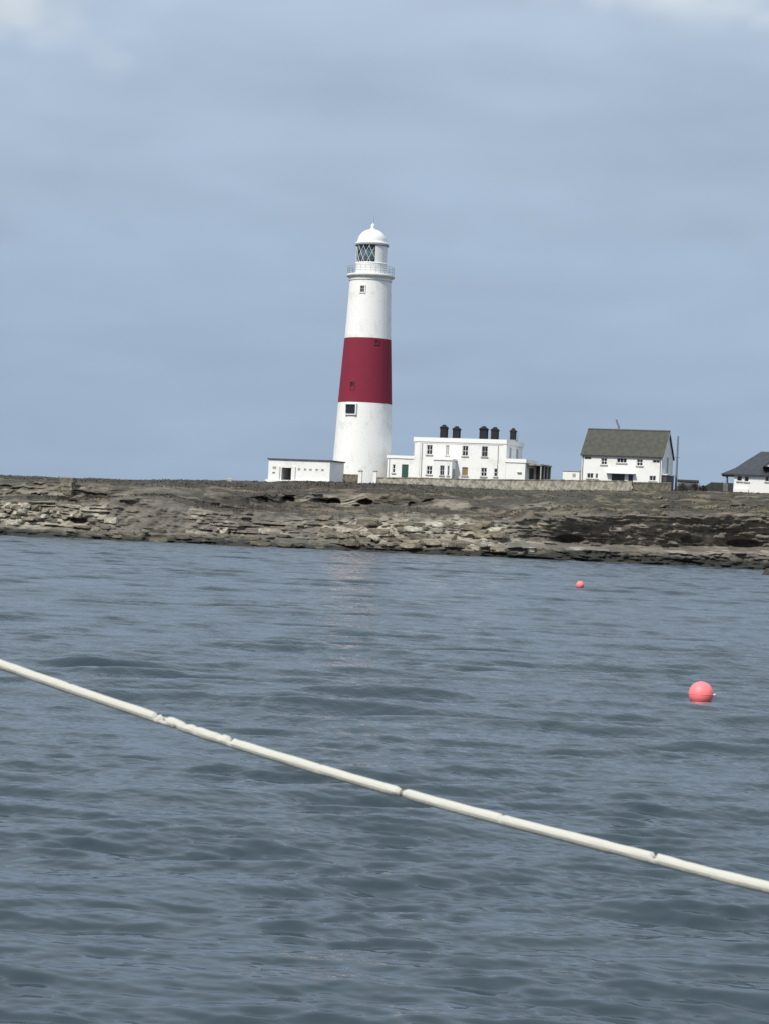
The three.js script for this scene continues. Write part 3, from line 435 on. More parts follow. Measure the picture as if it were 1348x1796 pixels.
// ---- pitched-roof house
{
  const o = at(1088, 841, 338); const g = thing('pitched_roof_house', 'white house with a broad olive-grey pitched roof behind the boundary wall', 'house', o, TURN);
  const xl = onPlane(g, 1019, 820).x, xr = onPlane(g, 1159, 824).x, ye = onPlane(g, 1088, 799).y, D = 8.0, gy = -1.4, yr = onPlane(g, 1103, 756, -D / 2).y;
  const W = windowsOf(g, [[1030, 803.3, 12, 5, { rows: 1, sill: false, frame: M.greyFrame }], [1058.5, 809, 11, 12, {}], [1089.5, 807.5, 18, 9, { cols: 3, rows: 1 }], [1121, 811, 11, 12, {}], [1150, 809.5, 13, 5, { rows: 1, sill: false, frame: M.greyFrame }], [1034, 834.5, 12, 9, { cols: 2, rows: 1 }], [1045.5, 835, 5, 9, { cols: 1, rows: 1 }], [1143.5, 839, 12, 9, { cols: 2, rows: 1 }]]);
  const ent = onPlane(g, 1083, 837), ent2 = onPlane(g, 1105, 837);
  const holes = [...W, [ent.x, ent.y - 0.6, 2.1, 2.2], [ent2.x, ent2.y - 0.4, 0.75, 2.0]];
  part('wall', [facade(xl, xr, gy, ye, holes, -0.3, 0), prismX([[-0.302, gy], [-0.302, ye], [-D / 2, yr - 0.25], [-D, ye], [-D, gy]], xl, xr)], M.white, g);
  for (const w of W) addWindow(g, w[0], w[1], w[2], w[3], w[4]);
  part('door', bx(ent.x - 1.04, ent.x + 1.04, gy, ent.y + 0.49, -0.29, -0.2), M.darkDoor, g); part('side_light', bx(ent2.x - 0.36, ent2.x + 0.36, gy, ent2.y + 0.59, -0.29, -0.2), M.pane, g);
  part('canopy', bx(ent.x - 1.9, ent2.x + 0.75, ent.y + 0.55, ent.y + 0.72, 0.003, 0.9), M.whiteTrim, g);
  const ov = 0.2, sl = (yr - ye) / (D / 2), yo = ye - sl * ov, th = 0.2;
  const roof = part('roof', prismX([[ov, yo], [ov, yo + th], [-D / 2, yr + th], [-D - ov, yo + th], [-D - ov, yo], [-D / 2, yr - 0.02]], xl - 0.25, xr + 0.25), M.oliveRoof, g);
  part('ridge_cap', prismX([[-D / 2 + 0.18, yr + th - 0.08], [-D / 2, yr + th + 0.09], [-D / 2 - 0.18, yr + th - 0.08]], xl - 0.26, xr + 0.26), M.felt, roof);
  part('gutter', bx(xl - 0.2, xr + 0.2, yo - 0.02, yo + 0.12, ov + 0.003, ov + 0.14), M.fence, roof);
  for (const px of [1021, 1157]) { const p = onPlane(g, px, 820); part('drainpipe', cyl(0.055, 0.055, ye - gy, p.x, gy, 0.07, 8), M.pipe, g); }
  { const p = onPlane(g, 1084, 752, -D / 2), c = new THREE.CatmullRomCurve3([new THREE.Vector3(p.x, yr, -D / 2), new THREE.Vector3(p.x - 0.05, yr + 0.8, -D / 2), new THREE.Vector3(p.x - 0.3, yr + 1.25, -D / 2), new THREE.Vector3(p.x - 0.42, yr + 1.75, -D / 2)]); part('flue', new THREE.TubeGeometry(c, 12, 0.15, 8), M.pipe, roof); }
  // shaded gable: a tall window and a lean-to
  part('gable_window', bx(xr + 0.003, xr + 0.06, ye - 2.4, ye + 0.1, -4.6, -3.6), M.greyFrame, g);
  part('gable_barge_board', prismX([[ov - 0.02, yo + 0.02], [-D / 2, yr + 0.02], [-D - ov, yo + 0.02], [-D - ov, yo - 0.14], [-D / 2, yr - 0.2], [ov - 0.02, yo - 0.14]], xr + 0.256, xr + 0.29), M.frame, roof);
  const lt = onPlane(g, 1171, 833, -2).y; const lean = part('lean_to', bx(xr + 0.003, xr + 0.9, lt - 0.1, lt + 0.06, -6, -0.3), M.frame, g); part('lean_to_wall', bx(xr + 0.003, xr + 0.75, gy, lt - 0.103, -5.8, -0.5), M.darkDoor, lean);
  const ax = onPlane(g, 986, 832, -1).x, at_ = onPlane(g, 1000, 826.5, -1).y; part('annex', bx(ax, xl - 0.6, gy, at_, -5, -1), M.white, g); part('annex_roof', bx(ax - 0.12, xl - 0.55, at_ + 0.002, at_ + 0.12, -5.1, -0.88), M.sill, g); part('annex_window', bx(xl - 1.7, xl - 1.2, at_ - 0.9, at_ - 0.35, -0.998, -0.96), M.greyFrame, g);
}

// ---- bungalow
{
  const o = at(1310, 860, 336); const g = thing('bungalow', 'white bungalow under a dark slate hipped roof', 'house', o, TURN * 0.5);
  const gy = -0.8, xl = onPlane(g, 1286, 848).x, xe = onPlane(g, 1264, 831, 0.5).x, ye = onPlane(g, 1290, 831.5, 0.5).y, D = 9, yr = onPlane(g, 1335, 792, -D / 2).y, xr = xl + 15, xa = onPlane(g, 1334, 792, -D / 2).x;
  const W = windowsOf(g, [[1296, 839, 9, 10, { cols: 1, rows: 1 }], [1308.5, 840, 8, 10, { cols: 1, rows: 1 }], [1350, 839, 18, 12, { cols: 3, rows: 1 }]]); const dr = onPlane(g, 1317, 853); const dh = [dr.x, gy / 2 + (dr.y + 0.65) / 2, 0.8, dr.y + 0.65 - gy];
  part('wall', [facade(xl, xr, gy, ye - 0.1, [...W, dh], -0.3, 0), bx(xl, xr, gy, ye - 0.1, -D, -0.302)], M.white, g);
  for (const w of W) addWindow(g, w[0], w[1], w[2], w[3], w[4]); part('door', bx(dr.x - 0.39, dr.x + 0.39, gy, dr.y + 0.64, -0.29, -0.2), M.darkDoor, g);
  // hipped roof with a slight kick at the eaves
  { const e = 0.5, zf = e, zb = -D - e, xR = xr + e, pts = [], L = [[0, 0], [0.35, 0.26], [0.62, 0.58], [1, 1]], q = L.map(([t, v]) => { const y = mix(ye, yr, v); return { xl: mix(xe, xa, t), xr: mix(xR, xR - (xa - xe), t), zf: mix(zf, -D / 2 + 0.02, t), zb: mix(zb, -D / 2 - 0.02, t), y }; });
    const quad = (a, b, c, d) => pts.push(...a, ...b, ...c, ...a, ...c, ...d);
    for (let i = 0; i < 3; i++) { const a = q[i], b = q[i + 1], A = [[a.xl, a.y, a.zf], [a.xr, a.y, a.zf], [a.xr, a.y, a.zb], [a.xl, a.y, a.zb]], B = [[b.xl, b.y, b.zf], [b.xr, b.y, b.zf], [b.xr, b.y, b.zb], [b.xl, b.y, b.zb]]; for (let k = 0; k < 4; k++) { const n = (k + 1) % 4; quad(A[k], A[n], B[n], B[k]); } }
    const a = q[0], y = a.y - 0.16; const T = [[a.xl, a.y, a.zf], [a.xr, a.y, a.zf], [a.xr, a.y, a.zb], [a.xl, a.y, a.zb]], U = T.map(p => [p[0], y, p[2]]); for (let k = 0; k < 4; k++) { const n = (k + 1) % 4; quad(U[k], U[n], T[n], T[k]); } quad(U[3], U[2], U[1], U[0]); const tq = q[3]; quad([tq.xl, tq.y, tq.zf], [tq.xr, tq.y, tq.zf], [tq.xr, tq.y, tq.zb], [tq.xl, tq.y, tq.zb]);
    const geo = new THREE.BufferGeometry(); geo.setAttribute('position', new THREE.Float32BufferAttribute(pts, 3)); geo.computeVertexNormals(); geo.setAttribute('uv', new THREE.Float32BufferAttribute(new Float32Array(pts.length / 3 * 2), 2)); const roof = part('roof', metreUV(geo), M.slate, g);
    const c = onPlane(g, 1362, 812, 0.3), hw = 1.9; const sh = new THREE.Shape([[-hw, -0.6], [hw, -0.6], [0, 0.9]].map(p => new THREE.Vector2(...p))); const dg = new THREE.ExtrudeGeometry(sh, { depth: 3.0, bevelEnabled: false }); dg.translate(c.x, c.y, -2.7); part('dormer', metreUV(dg), M.white, roof);
    for (const sg of [-1, 1]) { const s2 = new THREE.Shape([[sg * (hw + 0.3), -0.82], [0, 1.0], [0, 1.2], [sg * (hw + 0.3), -0.62]].map(p => new THREE.Vector2(...p))); const rg2 = new THREE.ExtrudeGeometry(s2, { depth: 3.3, bevelEnabled: false }); rg2.translate(c.x, c.y, -2.75); part('dormer_roof', metreUV(rg2), M.slate, roof); } }
  { const p = onPlane(g, 1273, 840, 0.1); part('post', bx(p.x - 0.1, p.x + 0.1, gy, ye - 0.17, -0.1, 0.1), M.pole, g); part('post', bx(p.x - 0.1, p.x + 0.1, gy, ye - 0.17, -D + 0.2, -D + 0.4), M.pole, g); }
  part('plinth', bx(xl - 0.05, dr.x - 0.5, gy, 0.25, 0.003, 0.25), M.whiteTrim, g);
}

// ---- garage, fence, bushes, pole
{
  const o = at(1206, 856, 334), g = thing('garage', 'small grey garage with a dark green flat roof beside the pitched-roof house', 'garage', o, TURN * 0.4);
  const xl = onPlane(g, 1188, 850).x, xr = onPlane(g, 1223, 850).x, yt = onPlane(g, 1206, 845).y, gy = -1;
  part('wall', bx(xl, xr, gy, yt, -4, 0), M.stoneBrown, g); part('roof', bx(xl - 0.12, xr + 0.12, yt + 0.002, yt + 0.3, -4.1, 0.12), M.greenFelt, g); part('door', bx(xl + 0.5, xr - 0.5, gy, yt - 0.25, 0.002, 0.05), M.fenceGrey, g);
}
{
  const o = at(1258, 860, 333), g = thing('board_fence', 'dark board fence with one pale grey panel left of the bungalow', 'fence', o, TURN * 0.3);
  const xs = [1234, 1247, 1266, 1276, 1284].map(px => onPlane(g, px, 853).x), yt = onPlane(g, 1262, 846.5).y;
  const low = onPlane(g, 1236, 853).y;
  for (let i = 0; i < 4; i++) { const a = xs[i], b = xs[i + 1]; if (i === 0) { const s = new THREE.Shape([[a, -0.6], [b - 0.06, -0.6], [b - 0.06, yt], [a, low]].map(p => new THREE.Vector2(...p))); const e = new THREE.ExtrudeGeometry(s, { depth: 0.06, bevelEnabled: false }); part('panel', metreUV(e), M.fence, g); } else part('panel', bx(a + 0.06, b - 0.06, -0.6, yt, 0, 0.06), i === 2 ? M.fenceGrey : M.fence, g); }
  for (let i = 1; i < 5; i++) part('post', bx(xs[i] - 0.055, xs[i] + 0.055, -0.7, yt + 0.06, -0.04, 0.1), M.fence, g);
}
const leafMat = std([0.028, 0.026, 0.022], { roughness: 0.9, side: THREE.DoubleSide }), twigMat = std([0.05, 0.04, 0.03]);
function bush(px, py, d, w, h, seed, label) {
  const p = at(px, py, d); p.y = terrain.groundAt(p.x, -d) - 0.05; const g = thing('dark_bush', label, 'bush', p, 0, 'dark bushes by the garage'); const r = rng(seed), pos = [];
  for (let i = 0; i < 1500; i++) { const a = r() * 6.283, q = Math.pow(r(), 0.4), el = r() * Math.PI / 2, bump = 0.8 + 0.4 * vn(Math.cos(a) * 2 + 5, Math.sin(a) * 2 + el * 2, seed); const x = Math.cos(a) * Math.cos(el) * q * w / 2 * bump, y = Math.sin(el) * q * h * bump + 0.03, z = Math.sin(a) * Math.cos(el) * q * w * 0.4 * bump, s = 0.07 + 0.09 * r(); const u = new THREE.Vector3(r() - .5, r() - .5, r() - .5).normalize().multiplyScalar(s), v = new THREE.Vector3(r() - .5, r() - .5, r() - .5).normalize().multiplyScalar(s); pos.push(x, y, z, x + u.x, y + u.y, z + u.z, x + v.x, y + v.y, z + v.z); }
  const geo = new THREE.BufferGeometry(); geo.setAttribute('position', new THREE.Float32BufferAttribute(pos, 3)); geo.computeVertexNormals(); part('foliage', geo, leafMat, g); part('stem', merge([cyl(0.06, 0.02, h * 0.8, 0, -0.1, 0, 6), cyl(0.05, 0.02, h * 0.7, w * 0.15, -0.1, 0, 6), cyl(0.05, 0.02, h * 0.7, -w * 0.15, -0.1, 0.05, 6)]), twigMat, g);
}
bush(1196, 861, 329, 2.4, 1.15, 3, 'low dark bush at the corner of the green-roofed garage');
bush(1218, 862, 330, 2.6, 1.2, 8, 'low dark bush between the green-roofed garage and the board fence');
bush(1232, 861, 331, 1.5, 0.9, 12, 'small dark bush against the board fence');
{ const p = at(1184.5, 848, 346); p.y = terrain.groundAt(p.x, -346) - 0.3; const g = thing('tall_pole', 'tall thin grey pole behind the pitched-roof house gable', 'pole', p, 0); const top = at(1187, 765, 346).y - p.y; part('mast', cyl(0.2, 0.14, top, 0, 0, 0, 10), M.pole, g); part('bracket', bx(-0.35, 0.35, top * 0.62, top * 0.62 + 0.12, -0.08, 0.08), M.pole, g); }

// ---- boundary walls and gate pillars
function wallRun(name, label, mat, pts, th, group) { // pts: [x, z, bottom, top]
  const o = new THREE.Vector3(pts[0][0], pts[0][2], pts[0][1]), g = thing(name, label, 'wall', o, 0, group), r = rng(Math.round(pts[0][0] * 31 + 900)), body = [], cap = [];
  const quadBox = (a, b, y0a, y1a, y0b, y1b, t) => { const dx = b[0] - a[0], dz = b[1] - a[1], l = Math.hypot(dx, dz), nx = -dz / l * t / 2, nz = dx / l * t / 2; const v = [[a[0] + nx, y0a, a[1] + nz], [b[0] + nx, y0b, b[1] + nz], [b[0] + nx, y1b, b[1] + nz], [a[0] + nx, y1a, a[1] + nz], [a[0] - nx, y0a, a[1] - nz], [b[0] - nx, y0b, b[1] - nz], [b[0] - nx, y1b, b[1] - nz], [a[0] - nx, y1a, a[1] - nz]].map(p => [p[0] - o.x, p[1] - o.y, p[2] - o.z]); const f = [[0, 1, 2, 3], [5, 4, 7, 6], [3, 2, 6, 7], [4, 5, 1, 0], [1, 5, 6, 2], [4, 0, 3, 7]], out = []; for (const [i, j, k, m] of f) out.push(...v[i], ...v[j], ...v[k], ...v[i], ...v[k], ...v[m]); const ge = new THREE.BufferGeometry(); ge.setAttribute('position', new THREE.Float32BufferAttribute(out, 3)); ge.computeVertexNormals(); return metreUV(ge); };
  for (let i = 0; i < pts.length - 1; i++) { const a = pts[i], b = pts[i + 1], n = Math.max(1, Math.round(Math.hypot(b[0] - a[0], b[1] - a[1]) / 0.9));
    for (let k = 0; k < n; k++) { const t0 = k / n, t1 = (k + 1) / n, P = t => [mix(a[0], b[0], t), mix(a[1], b[1], t)], Y = (t, q) => mix(a[q], b[q], t); body.push(quadBox(P(t0), P(t1), Y(t0, 2), Y(t0, 3), Y(t1, 2), Y(t1, 3), th * (0.94 + 0.12 * r()))); const j = (r() - 0.5) * 0.08, hh = 0.10 + r() * 0.07; cap.push(quadBox(P(t0 + 0.02 / n), P(t1 - 0.02 / n), Y(t0, 3) - 0.01, Y(t0, 3) + hh, Y(t1, 3) - 0.01, Y(t1, 3) + hh + j * 0.4, th + 0.12 + j)); } }
  part('wall_body', body, mat, g); const capStones = cap; for (const c of capStones) part('coping_stone', c, M.coping, g); return g;
}
const wp = (px, d, pyTop, pyBot) => { const p = at(px, pyTop, d), b = at(px, pyBot, d); return [p.x, -d, Math.min(b.y, terrain.groundAt(p.x, -d)) - 0.5, p.y]; };
wallRun('boundary_wall', 'long low pale stone wall in front of the two white houses', M.stone, [wp(662, 331, 838.5, 846), wp(730, 330, 839, 848), wp(830, 329, 841.5, 852), wp(920, 328, 842.5, 855), wp(1000, 327.5, 843, 858), wp(1107, 327, 845, 859)], 0.45);
wallRun('boundary_wall', 'short brownish stone wall below the pitched-roof house porch', M.stoneBrown, [wp(1108.5, 327.2, 847, 860), wp(1140, 327.2, 847.5, 860), wp(1176, 327.2, 848, 861)], 0.5);
wallRun('boundary_wall', 'short grey stone wall between the hut and the gate pillars', M.stoneBrown, [wp(602, 332, 833, 845), wp(628, 331.5, 834, 845)], 0.45);
for (const [px, lb] of [[631.5, 'white gate pillar ending the short wall beside the hut'], [657.5, 'white gate pillar ending the long pale wall']]) {
  const p = at(px, 844, 331); p.y = terrain.groundAt(p.x, -331) - 0.2; const g = thing('gate_pillar', lb, 'pillar', p, TURN * 0.6, 'gate pillars before the lighthouse'); const h = at(px, 827, 331).y - p.y;
  part('shaft', bx(-0.28, 0.28, 0, h, -0.28, 0.28), M.white, g); part('plinth', bx(-0.34, 0.34, 0.002, 0.45, -0.34, 0.34), M.white, g);
  const c = new THREE.CylinderGeometry(0.12, 0.5, 0.28, 4); c.rotateY(Math.PI / 4); c.translate(0, h + 0.24, 0); part('cap', merge([bx(-0.36, 0.36, h + 0.001, h + 0.1, -0.36, 0.36), metreUV(c)]), M.sill, g);
}

// ------------------------------------------------------------------ boulders
const TONE = ['pale', 'tan', 'brown', 'whitish', 'dark grey-brown'];
const sized = (s, a, b) => s < a ? 'small' : s < b ? 'middling' : 'big';
const rockGeos = Array.from({ length: 7 }, (_, v) => {
  let g = new THREE.IcosahedronGeometry(1, 4); g.deleteAttribute('uv'); g.deleteAttribute('normal'); g = mergeVertices(g, 1e-4); const p = g.attributes.position, planes = [], r = rng(100 + v), j = () => (r() - .5) * 0.5;
  for (const [a, b, c] of [[1, 0, 0], [-1, 0, 0], [0, 1, 0], [0, -1, 0], [0, 0, 1], [0, 0, -1]]) planes.push([new THREE.Vector3(a + j(), b + j() * 0.6, c + j()).normalize(), 0.58 + 0.14 * r()]);
  for (let i = 0; i < 5; i++) planes.push([new THREE.Vector3(r() - .5, (r() - .5) * 0.9, r() - .5).normalize(), 0.72 + 0.2 * r()]);
  for (let i = 0; i < p.count; i++) { const q = new THREE.Vector3().fromBufferAttribute(p, i); for (let n = 0; n < 2; n++) for (const [nn, d] of planes) { const e = q.dot(nn) - d; if (e > 0) q.multiplyScalar(d / q.dot(nn)); } q.multiplyScalar(1 + 0.10 * (fbm(q.x * 2 + v * 9, q.y * 2, q.z * 2 + 30, 3) - 0.5)); p.setXYZ(i, q.x, q.y, q.z); }
  g = g.toNonIndexed(); g.computeVertexNormals(); return metreUV(g);
});
const rockMats = [[.50, .46, .38], [.36, .33, .27], [.27, .25, .205], [.86, .84, .75], [.17, .16, .135]].map(c => std(c, { map: stoneTex, bumpMap: rockBump, bumpScale: 0.05, roughness: 0.95 }));
const wetMat = std([.10, .10, .09], { map: stoneTex, bumpMap: rockBump, bumpScale: 0.06, roughness: 0.7 });
function boulder(p, w, h, d, v, mat, turn, label, group, name = 'boulder') { const m = new THREE.Mesh(rockGeos[v % 7], mat); m.name = numbered(name); m.position.copy(p).add(new THREE.Vector3(0, h * 0.25, 0)); m.scale.set(w / 2 / 0.85, h / 2 / 0.8, d / 2 / 0.85); m.rotation.y = turn; m.castShadow = m.receiveShadow = true; tag(m, label, 'boulder', group); scene.add(m); return m; }
{
  const special = [
    [393, 933, 26, 11, 3, 'long white boulder lying alone at the foot of the grey face'],
    [198, 916, 29, 11, 3, 'flat white slab of rock halfway up the low cliff'],
    [24, 920, 28, 9, 3, 'bright white slab low down below the heap of white rocks'],
    [463, 934, 16, 9, 3, 'small whitish boulder above the tide line below the hut'],
    [934, 967, 16, 8, 3, 'squarish pale block at the end of the flat ledge'],
  ];
  special.forEach(([px, py, w, h, mi, lb], i) => { const p = terrain.seen(px, py), s = -p.z / FOCAL; boulder(p, w * s, h * s * 1.15, w * s * 0.6, i, rockMats[mi], 0.2 * i - 0.3, lb); });
  const r = rng(4242);
  for (let i = 0; i < 24; i++) { const px = 2 + r() * 64, py = 886 + r() * 30; const p = terrain.seen(px, py), s = 0.4 + r() * 0.9; const mi = r() < 0.45 ? 3 : r() < 0.6 ? 0 : 1; boulder(p, s * 1.7, s * 0.55, s, i, rockMats[mi], r() * 6, `${sized(s, 0.7, 1.0)} ${TONE[mi]} rock in the heap below the stone stack end of the cliff`, 'heap of whitish rocks on the cliff'); }
  for (let i = 0; i < 16; i++) { const px = 74 + r() * 78, py = 895 + r() * 18 ; const p = terrain.seen(px, py), s = 0.4 + r() * 0.7; const mi = r() < 0.3 ? 3 : 0; boulder(p, s * 1.6, s * 0.6, s, i, rockMats[mi], r() * 6, `${sized(s, 0.6, 0.9)} ${TONE[mi]} rock on the ledge below the squared stone stack`, 'pale rocks on the ledge below the stone stack'); }
  for (let i = 0; i < 120; i++) { const px = 570 + r() * 310, low = 958 + (px - 570) * 0.045, py = low - 4 - Math.pow(r(), 1.2) * 46; const p = terrain.seen(px, py), s = 0.35 + Math.pow(r(), 2) * 1.5; const mi = r() < 0.10 ? 3 : r() < 0.45 ? 0 : r() < 0.6 ? 1 : 2; boulder(p, s * 2.0, s * 0.55, s, i, rockMats[mi], (r() - 0.5) * 1.2, `${sized(s, 0.55, 1.1)} ${TONE[mi]} limestone slab in the tumbled bank below the lighthouse`, 'tumbled limestone boulders below the lighthouse'); }
  for (let i = 0; i < 36; i++) { const px = 130 + r() * 440, low = 944 + px * 0.042, py = low - 3 - r() * 24; const p = terrain.seen(px, py), s = 0.3 + Math.pow(r(), 2) * 1.0; const mi = r() < 0.3 ? 1 : r() < 0.6 ? 2 : 4; boulder(p, s * 2.4, s * 0.5, s, i, rockMats[mi], (r() - 0.5), `${sized(s, 0.45, 0.8)} ${TONE[mi]} slab on the low ledges just above the water`, 'grey-brown boulders on the low ledges'); }
  for (let i = 0; i < 40; i++) { const px = 905 + r() * 430, py = 868 + (px - 905) * 0.01 + r() * 34; const p = terrain.seen(px, py), s = 0.25 + Math.pow(r(), 2) * 0.8; const mi = [1, 2, 4][Math.floor(r() * 3)]; boulder(p, s * 1.7, s * 0.5, s, i, rockMats[mi], r() * 6, `${sized(s, 0.4, 0.7)} ${TONE[mi]} rock in the grass above the overhung quarry wall`, 'weathered rocks in the grass above the quarry wall'); }
  { const p = at(1352, 1006, 214); p.y = -0.3; boulder(p, 1.9, 1.5, 1.6, 2, wetMat, 0.4, 'dark wet rock standing out of the sea off the flat ledge'); }
  { const p = at(404, 838, 322); p.y = terrain.groundAt(p.x, -322); boulder(p, 0.8, 0.7, 0.6, 4, rockMats[3], 0.3, 'white marker stone on the skyline turf left of the hut'); }
  // the squared stack at the cliff top
  { const p = terrain.seen(116, 866), g = thing('stone_stack', 'pale squared stack of quarry stone standing at the cliff top', 'rock', p, -0.15); const hh = at(116, 837, -p.z).y - p.y, rr = rng(9); let y = -0.6; let i = 0; while (y < hh) { const t = 0.42 + rr() * 0.2, top = Math.min(hh, y + t), j = (rr() - 0.5) * 0.2, w = y > hh * 0.45 ? 0.95 : 0.75; part('stone', bx(-w + j, w * 0.9 + j, y, top - 0.02, -1.4, 0.35 + (rr() - 0.5) * 0.2), [rockMats[1], rockMats[2], rockMats[0]][i++ % 3], g); y = top; } }
  // sandy path strip before the garage
}

// ------------------------------------------------------------------ rough grass on the slope and skyline
{
  const pos = [], r0 = rng(31); for (let i = 0; i < 7; i++) { const a = r0() * 6.28, l = 0.5 + r0() * 0.5, x = (r0() - .5) * 0.5, z = (r0() - .5) * 0.5, dx = Math.cos(a) * 0.45 * l, dz = Math.sin(a) * 0.45 * l, w = 0.12; pos.push(x - w * Math.sin(a), -0.1, z + w * Math.cos(a), x + w * Math.sin(a), -0.1, z - w * Math.cos(a), x + dx, l, z + dz); }
  const geo = new THREE.BufferGeometry(); geo.setAttribute('position', new THREE.Float32BufferAttribute(pos, 3)); geo.computeVertexNormals();
  const N = 42000, im = new THREE.InstancedMesh(geo, new THREE.MeshStandardMaterial({ color: 0xffffff, roughness: 0.95, side: THREE.DoubleSide }), N), r = rng(66), m = new THREE.Matrix4(), q = new THREE.Quaternion(), c = new THREE.Color(); let n = 0;
  for (let i = 0; i < N; i++) {
    const V = 5.15 + Math.pow(r(), 0.6) * 3.25, x = -62 + r() * 124, p = terrain.point(x + (r() - .5) * 0.2, Math.min(8.3, V)); if (V > 5.9 && V < 7.05) continue;
    const dens = fbm(p.x * 0.18, p.z * 0.4, 3, 3); if (dens < 0.40 + 0.12 * r()) continue;
    const s = 0.10 + 0.16 * Math.pow(r(), 2); m.compose(p, q.setFromAxisAngle(new THREE.Vector3(0, 1, 0), r() * 6.28), new THREE.Vector3(s * 1.5, s, s * 1.5)); im.setMatrixAt(n, m);
    const t = r(), y = sstep(8, 30, p.x) * 0.6; c.setRGB(mix(0.055, 0.09, t) * (1 + y * 0.6), mix(0.049, 0.078, t) * (1 + y * 0.5), mix(0.034, 0.052, t)); im.setColorAt(n, c); n++;
  }
  im.count = n; im.name = 'rough_grass'; im.castShadow = im.receiveShadow = true; tag(im, 'rough brown grass over the slope above the cliff', 'grass', null, 'stuff'); scene.add(im);
}

// ------------------------------------------------------------------ buoys
function buoy(px, py, d, dia, label, yaw) {
  const p = at(px, py, d); const [, wy] = sea(p.x, p.z, 0.15, 0.15); p.y = wy - dia * 0.13;
  const g = thing('buoy', label, 'buoy', p, yaw, 'pink mooring buoys'); const R = dia / 2;
  const m = std([0.95, 0.205, 0.215], { roughness: 0.5 }), pts = [[0.001, 0]]; for (let i = 1; i <= 26; i++) { const a = -Math.PI / 2 + i / 26 * Math.PI; let rr = Math.cos(a) * R, y = R + Math.sin(a) * R; if (i > 25) { rr = 0.001; y = dia; } pts.push([Math.max(0.001, rr), y]); }
  part('float', new THREE.LatheGeometry(pts.map(v => new THREE.Vector2(...v)), 40), m, g);
  const seam = new THREE.TorusGeometry(R * 0.998, 0.006, 6, 48); seam.rotateX(Math.PI / 2); seam.translate(0, R, 0); part('seam', seam, m, g);
  const lug = new THREE.TorusGeometry(0.026, 0.014, 8, 16); lug.rotateY(Math.PI / 2); lug.rotateZ(-1.15); lug.translate(R * 0.99 + 0.012, R * 0.98, 0.02); part('lug', lug, std([0.75, 0.6, 0.62], { roughness: 0.5 }), g);
  const sk = new THREE.TorusGeometry(R * 0.80, 0.018, 8, 40); sk.rotateX(Math.PI / 2); sk.translate(0, dia * 0.17, 0); part('dark_ring', sk, std([0.07, 0.02, 0.03]), g);  // thin dark ring low round the float
  const tail = new THREE.TubeGeometry(new THREE.CatmullRomCurve3([new THREE.Vector3(0, 0.02, 0), new THREE.Vector3(0.05, -0.4, 0), new THREE.Vector3(0, -1.2, 0)]), 12, 0.012, 6); part('mooring_line', tail, std([0.2, 0.2, 0.18]), g);
}
buoy(1228, 1226, 41.0, 0.47, 'round coral-pink buoy floating close to the white rope', -0.2);
buoy(1016, 1031, 124, 0.47, 'small coral-pink buoy floating far off towards the shore', 0.5);

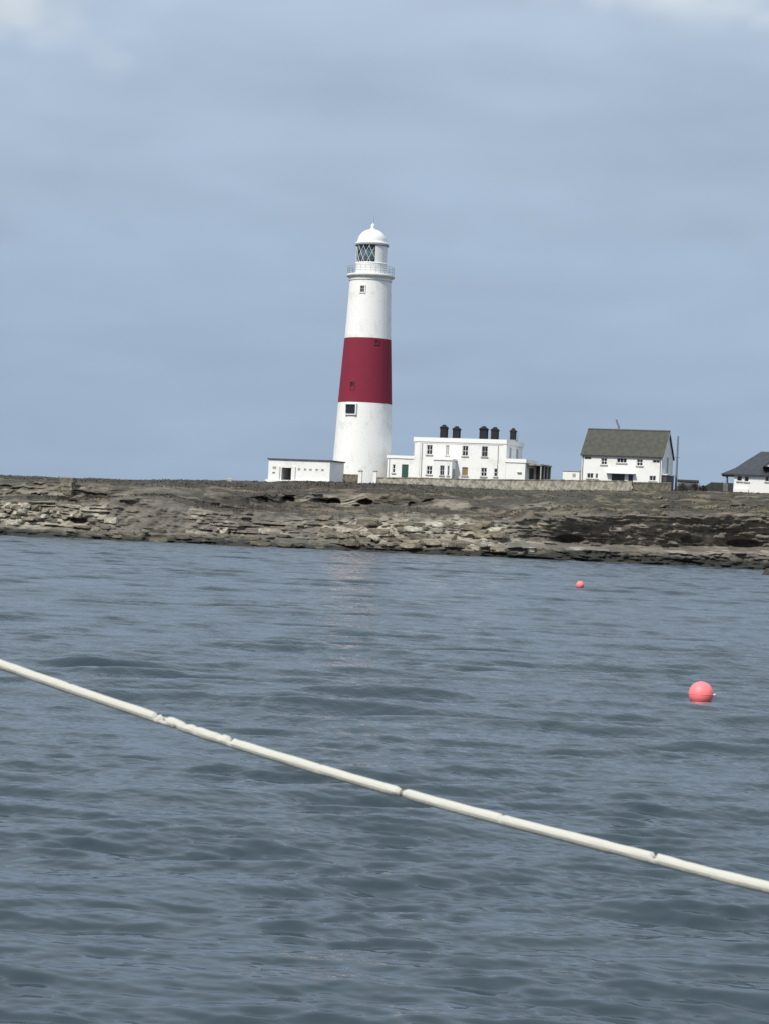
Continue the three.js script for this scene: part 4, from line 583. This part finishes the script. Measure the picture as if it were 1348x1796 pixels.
// ------------------------------------------------------------------ the white sheathed line in the foreground
{
  const P = [[0, 1165], [270, 1257], [430, 1310], [705, 1391], [880, 1438], [1150, 1507], [1348, 1557]];
  const dep = px => mix(2.3, 1.86, px / 1348);
  const pts = P.map(([x, y]) => at(x, y, dep(x)));
  const a = pts[0].clone().sub(pts[1]).normalize(), b = pts[6].clone().sub(pts[5]).normalize();
  const all = [pts[0].clone().addScaledVector(a, 2.2).add(new THREE.Vector3(0, 0.10, 0)), pts[0].clone().addScaledVector(a, 0.9).add(new THREE.Vector3(0, 0.02, 0)), ...pts, pts[6].clone().addScaledVector(b, 0.8).add(new THREE.Vector3(0, 0.03, 0)), pts[6].clone().addScaledVector(b, 2.0).add(new THREE.Vector3(0, 0.16, 0))];
  const curve = new THREE.CatmullRomCurve3(all, false, 'centripetal'); curve.arcLengthDivisions = 2000;
  const g = new THREE.Group(); g.name = numbered('white_line'); tag(g, 'taut white sheathed line stretched across above the sea', 'rope'); scene.add(g);
  const project = t => { const v = curve.getPointAt(t).project(camera); return (v.x + 1) / 2 * PW; };
  const tOf = px => { let lo = 0, hi = 1; for (let i = 0; i < 40; i++) { const m = (lo + hi) / 2; if (project(m) < px) lo = m; else hi = m; } return lo; };
  const sheathMat = new THREE.MeshStandardMaterial({ color: new THREE.Color(0.50, 0.49, 0.43), roughness: 0.75, bumpMap: plasterBump, bumpScale: 0.0006 }), coreMat = std([0.20, 0.17, 0.16], { roughness: 0.6 });
  part('core', new THREE.TubeGeometry(curve, 400, 0.0030, 8), coreMat, g);
  const cuts = [[-1e9, 703, 1], [708.5, 1e9, 2]], notches = [[276, 3, 0.5, 1.3], [289, 7, 0.42, 1.2], [312, 4, 0.25, -1.4], [345, 5, 0.2, 1.1], [386, 4, 0.22, 1.4], [327, 3, 0.3, 1.6], [406, 3.5, 0.5, 1.4], [880, 2.5, 0.35, 1.3], [1148, 4, 0.62, 1.5], [560, 2, 0.15, 1.2], [120, 2, 0.12, 1.5]];
  for (const [p0, p1, id] of cuts) {
    const t0 = p0 < -1e8 ? 0.001 : tOf(p0), t1 = p1 > 1e8 ? 0.999 : tOf(p1), n = Math.max(24, Math.round((t1 - t0) * 2600)), m = 14, pos = [], uv = [], idx = [], r0 = 0.0052;
    for (let i = 0; i <= n; i++) {
      const t = mix(t0, t1, i / n), c = curve.getPointAt(t), tg = curve.getTangentAt(t), up = new THREE.Vector3(0, 1, 0), sd = new THREE.Vector3().crossVectors(tg, up).normalize(), u2 = new THREE.Vector3().crossVectors(sd, tg).normalize();
      const s = t * curve.getLength(), endD = Math.min(p0 < -1e8 ? 9 : (t - t0), p1 > 1e8 ? 9 : (t1 - t)) * curve.getLength(), ppx = project(t), lumpy = (ppx > 262 && ppx < 430) ? 1 : 0.35;
      for (let k = 0; k <= m; k++) {
        const an = k / m * Math.PI * 2; let rr = r0 * (1 + 0.09 * (fbm(s * 45, Math.cos(an) + 3, Math.sin(an), 3) - 0.5) * 2 + lumpy * 0.10 * (vn(s * 70 + an * 0.6, id * 3.1) - 0.5) + (lumpy > 0.5 ? 0.06 * Math.sin(s * 190 + an) : 0));
        for (const [nx, nw, nd, na] of notches) { const e = Math.abs(ppx - nx) / nw; if (e < 2) rr *= 1 - nd * (1 - sstep(0.5, 1.3, e + 0.3 * Math.sin(an * 2 + nx))) * sstep(-0.1, 0.5, Math.cos(an - na)); }
        // split, slightly curled ends
        const cut = 0.004 + 0.011 * (0.5 + 0.5 * Math.sin(an * 1 + id * 1.7 + (t1 - t < t - t0 ? 2.2 : 0))); if (endD < cut) rr = mix(0.0033, rr, sstep(0, cut, endD) * 0.85 + 0.15 * (endD > 0 ? 1 : 0));
        if (endD < 0.016) rr *= 1 + 0.06 * (1 - endD / 0.016);
        const q = c.clone().addScaledVector(sd, Math.cos(an) * rr).addScaledVector(u2, Math.sin(an) * rr); pos.push(q.x, q.y, q.z); uv.push(s * 40, k / m * 1.3);
      }
    }
    for (let i = 0; i < n; i++) for (let k = 0; k < m; k++) { const A = i * (m + 1) + k, B = A + 1, C2 = A + m + 1, D = C2 + 1; idx.push(A, C2, B, B, C2, D); }
    const ge = new THREE.BufferGeometry(); ge.setAttribute('position', new THREE.Float32BufferAttribute(pos, 3)); ge.setAttribute('uv', new THREE.Float32BufferAttribute(uv, 2)); ge.setIndex(idx); ge.computeVertexNormals(); part('sheath', ge, sheathMat, g);
  }
}

renderer.render(scene, camera);
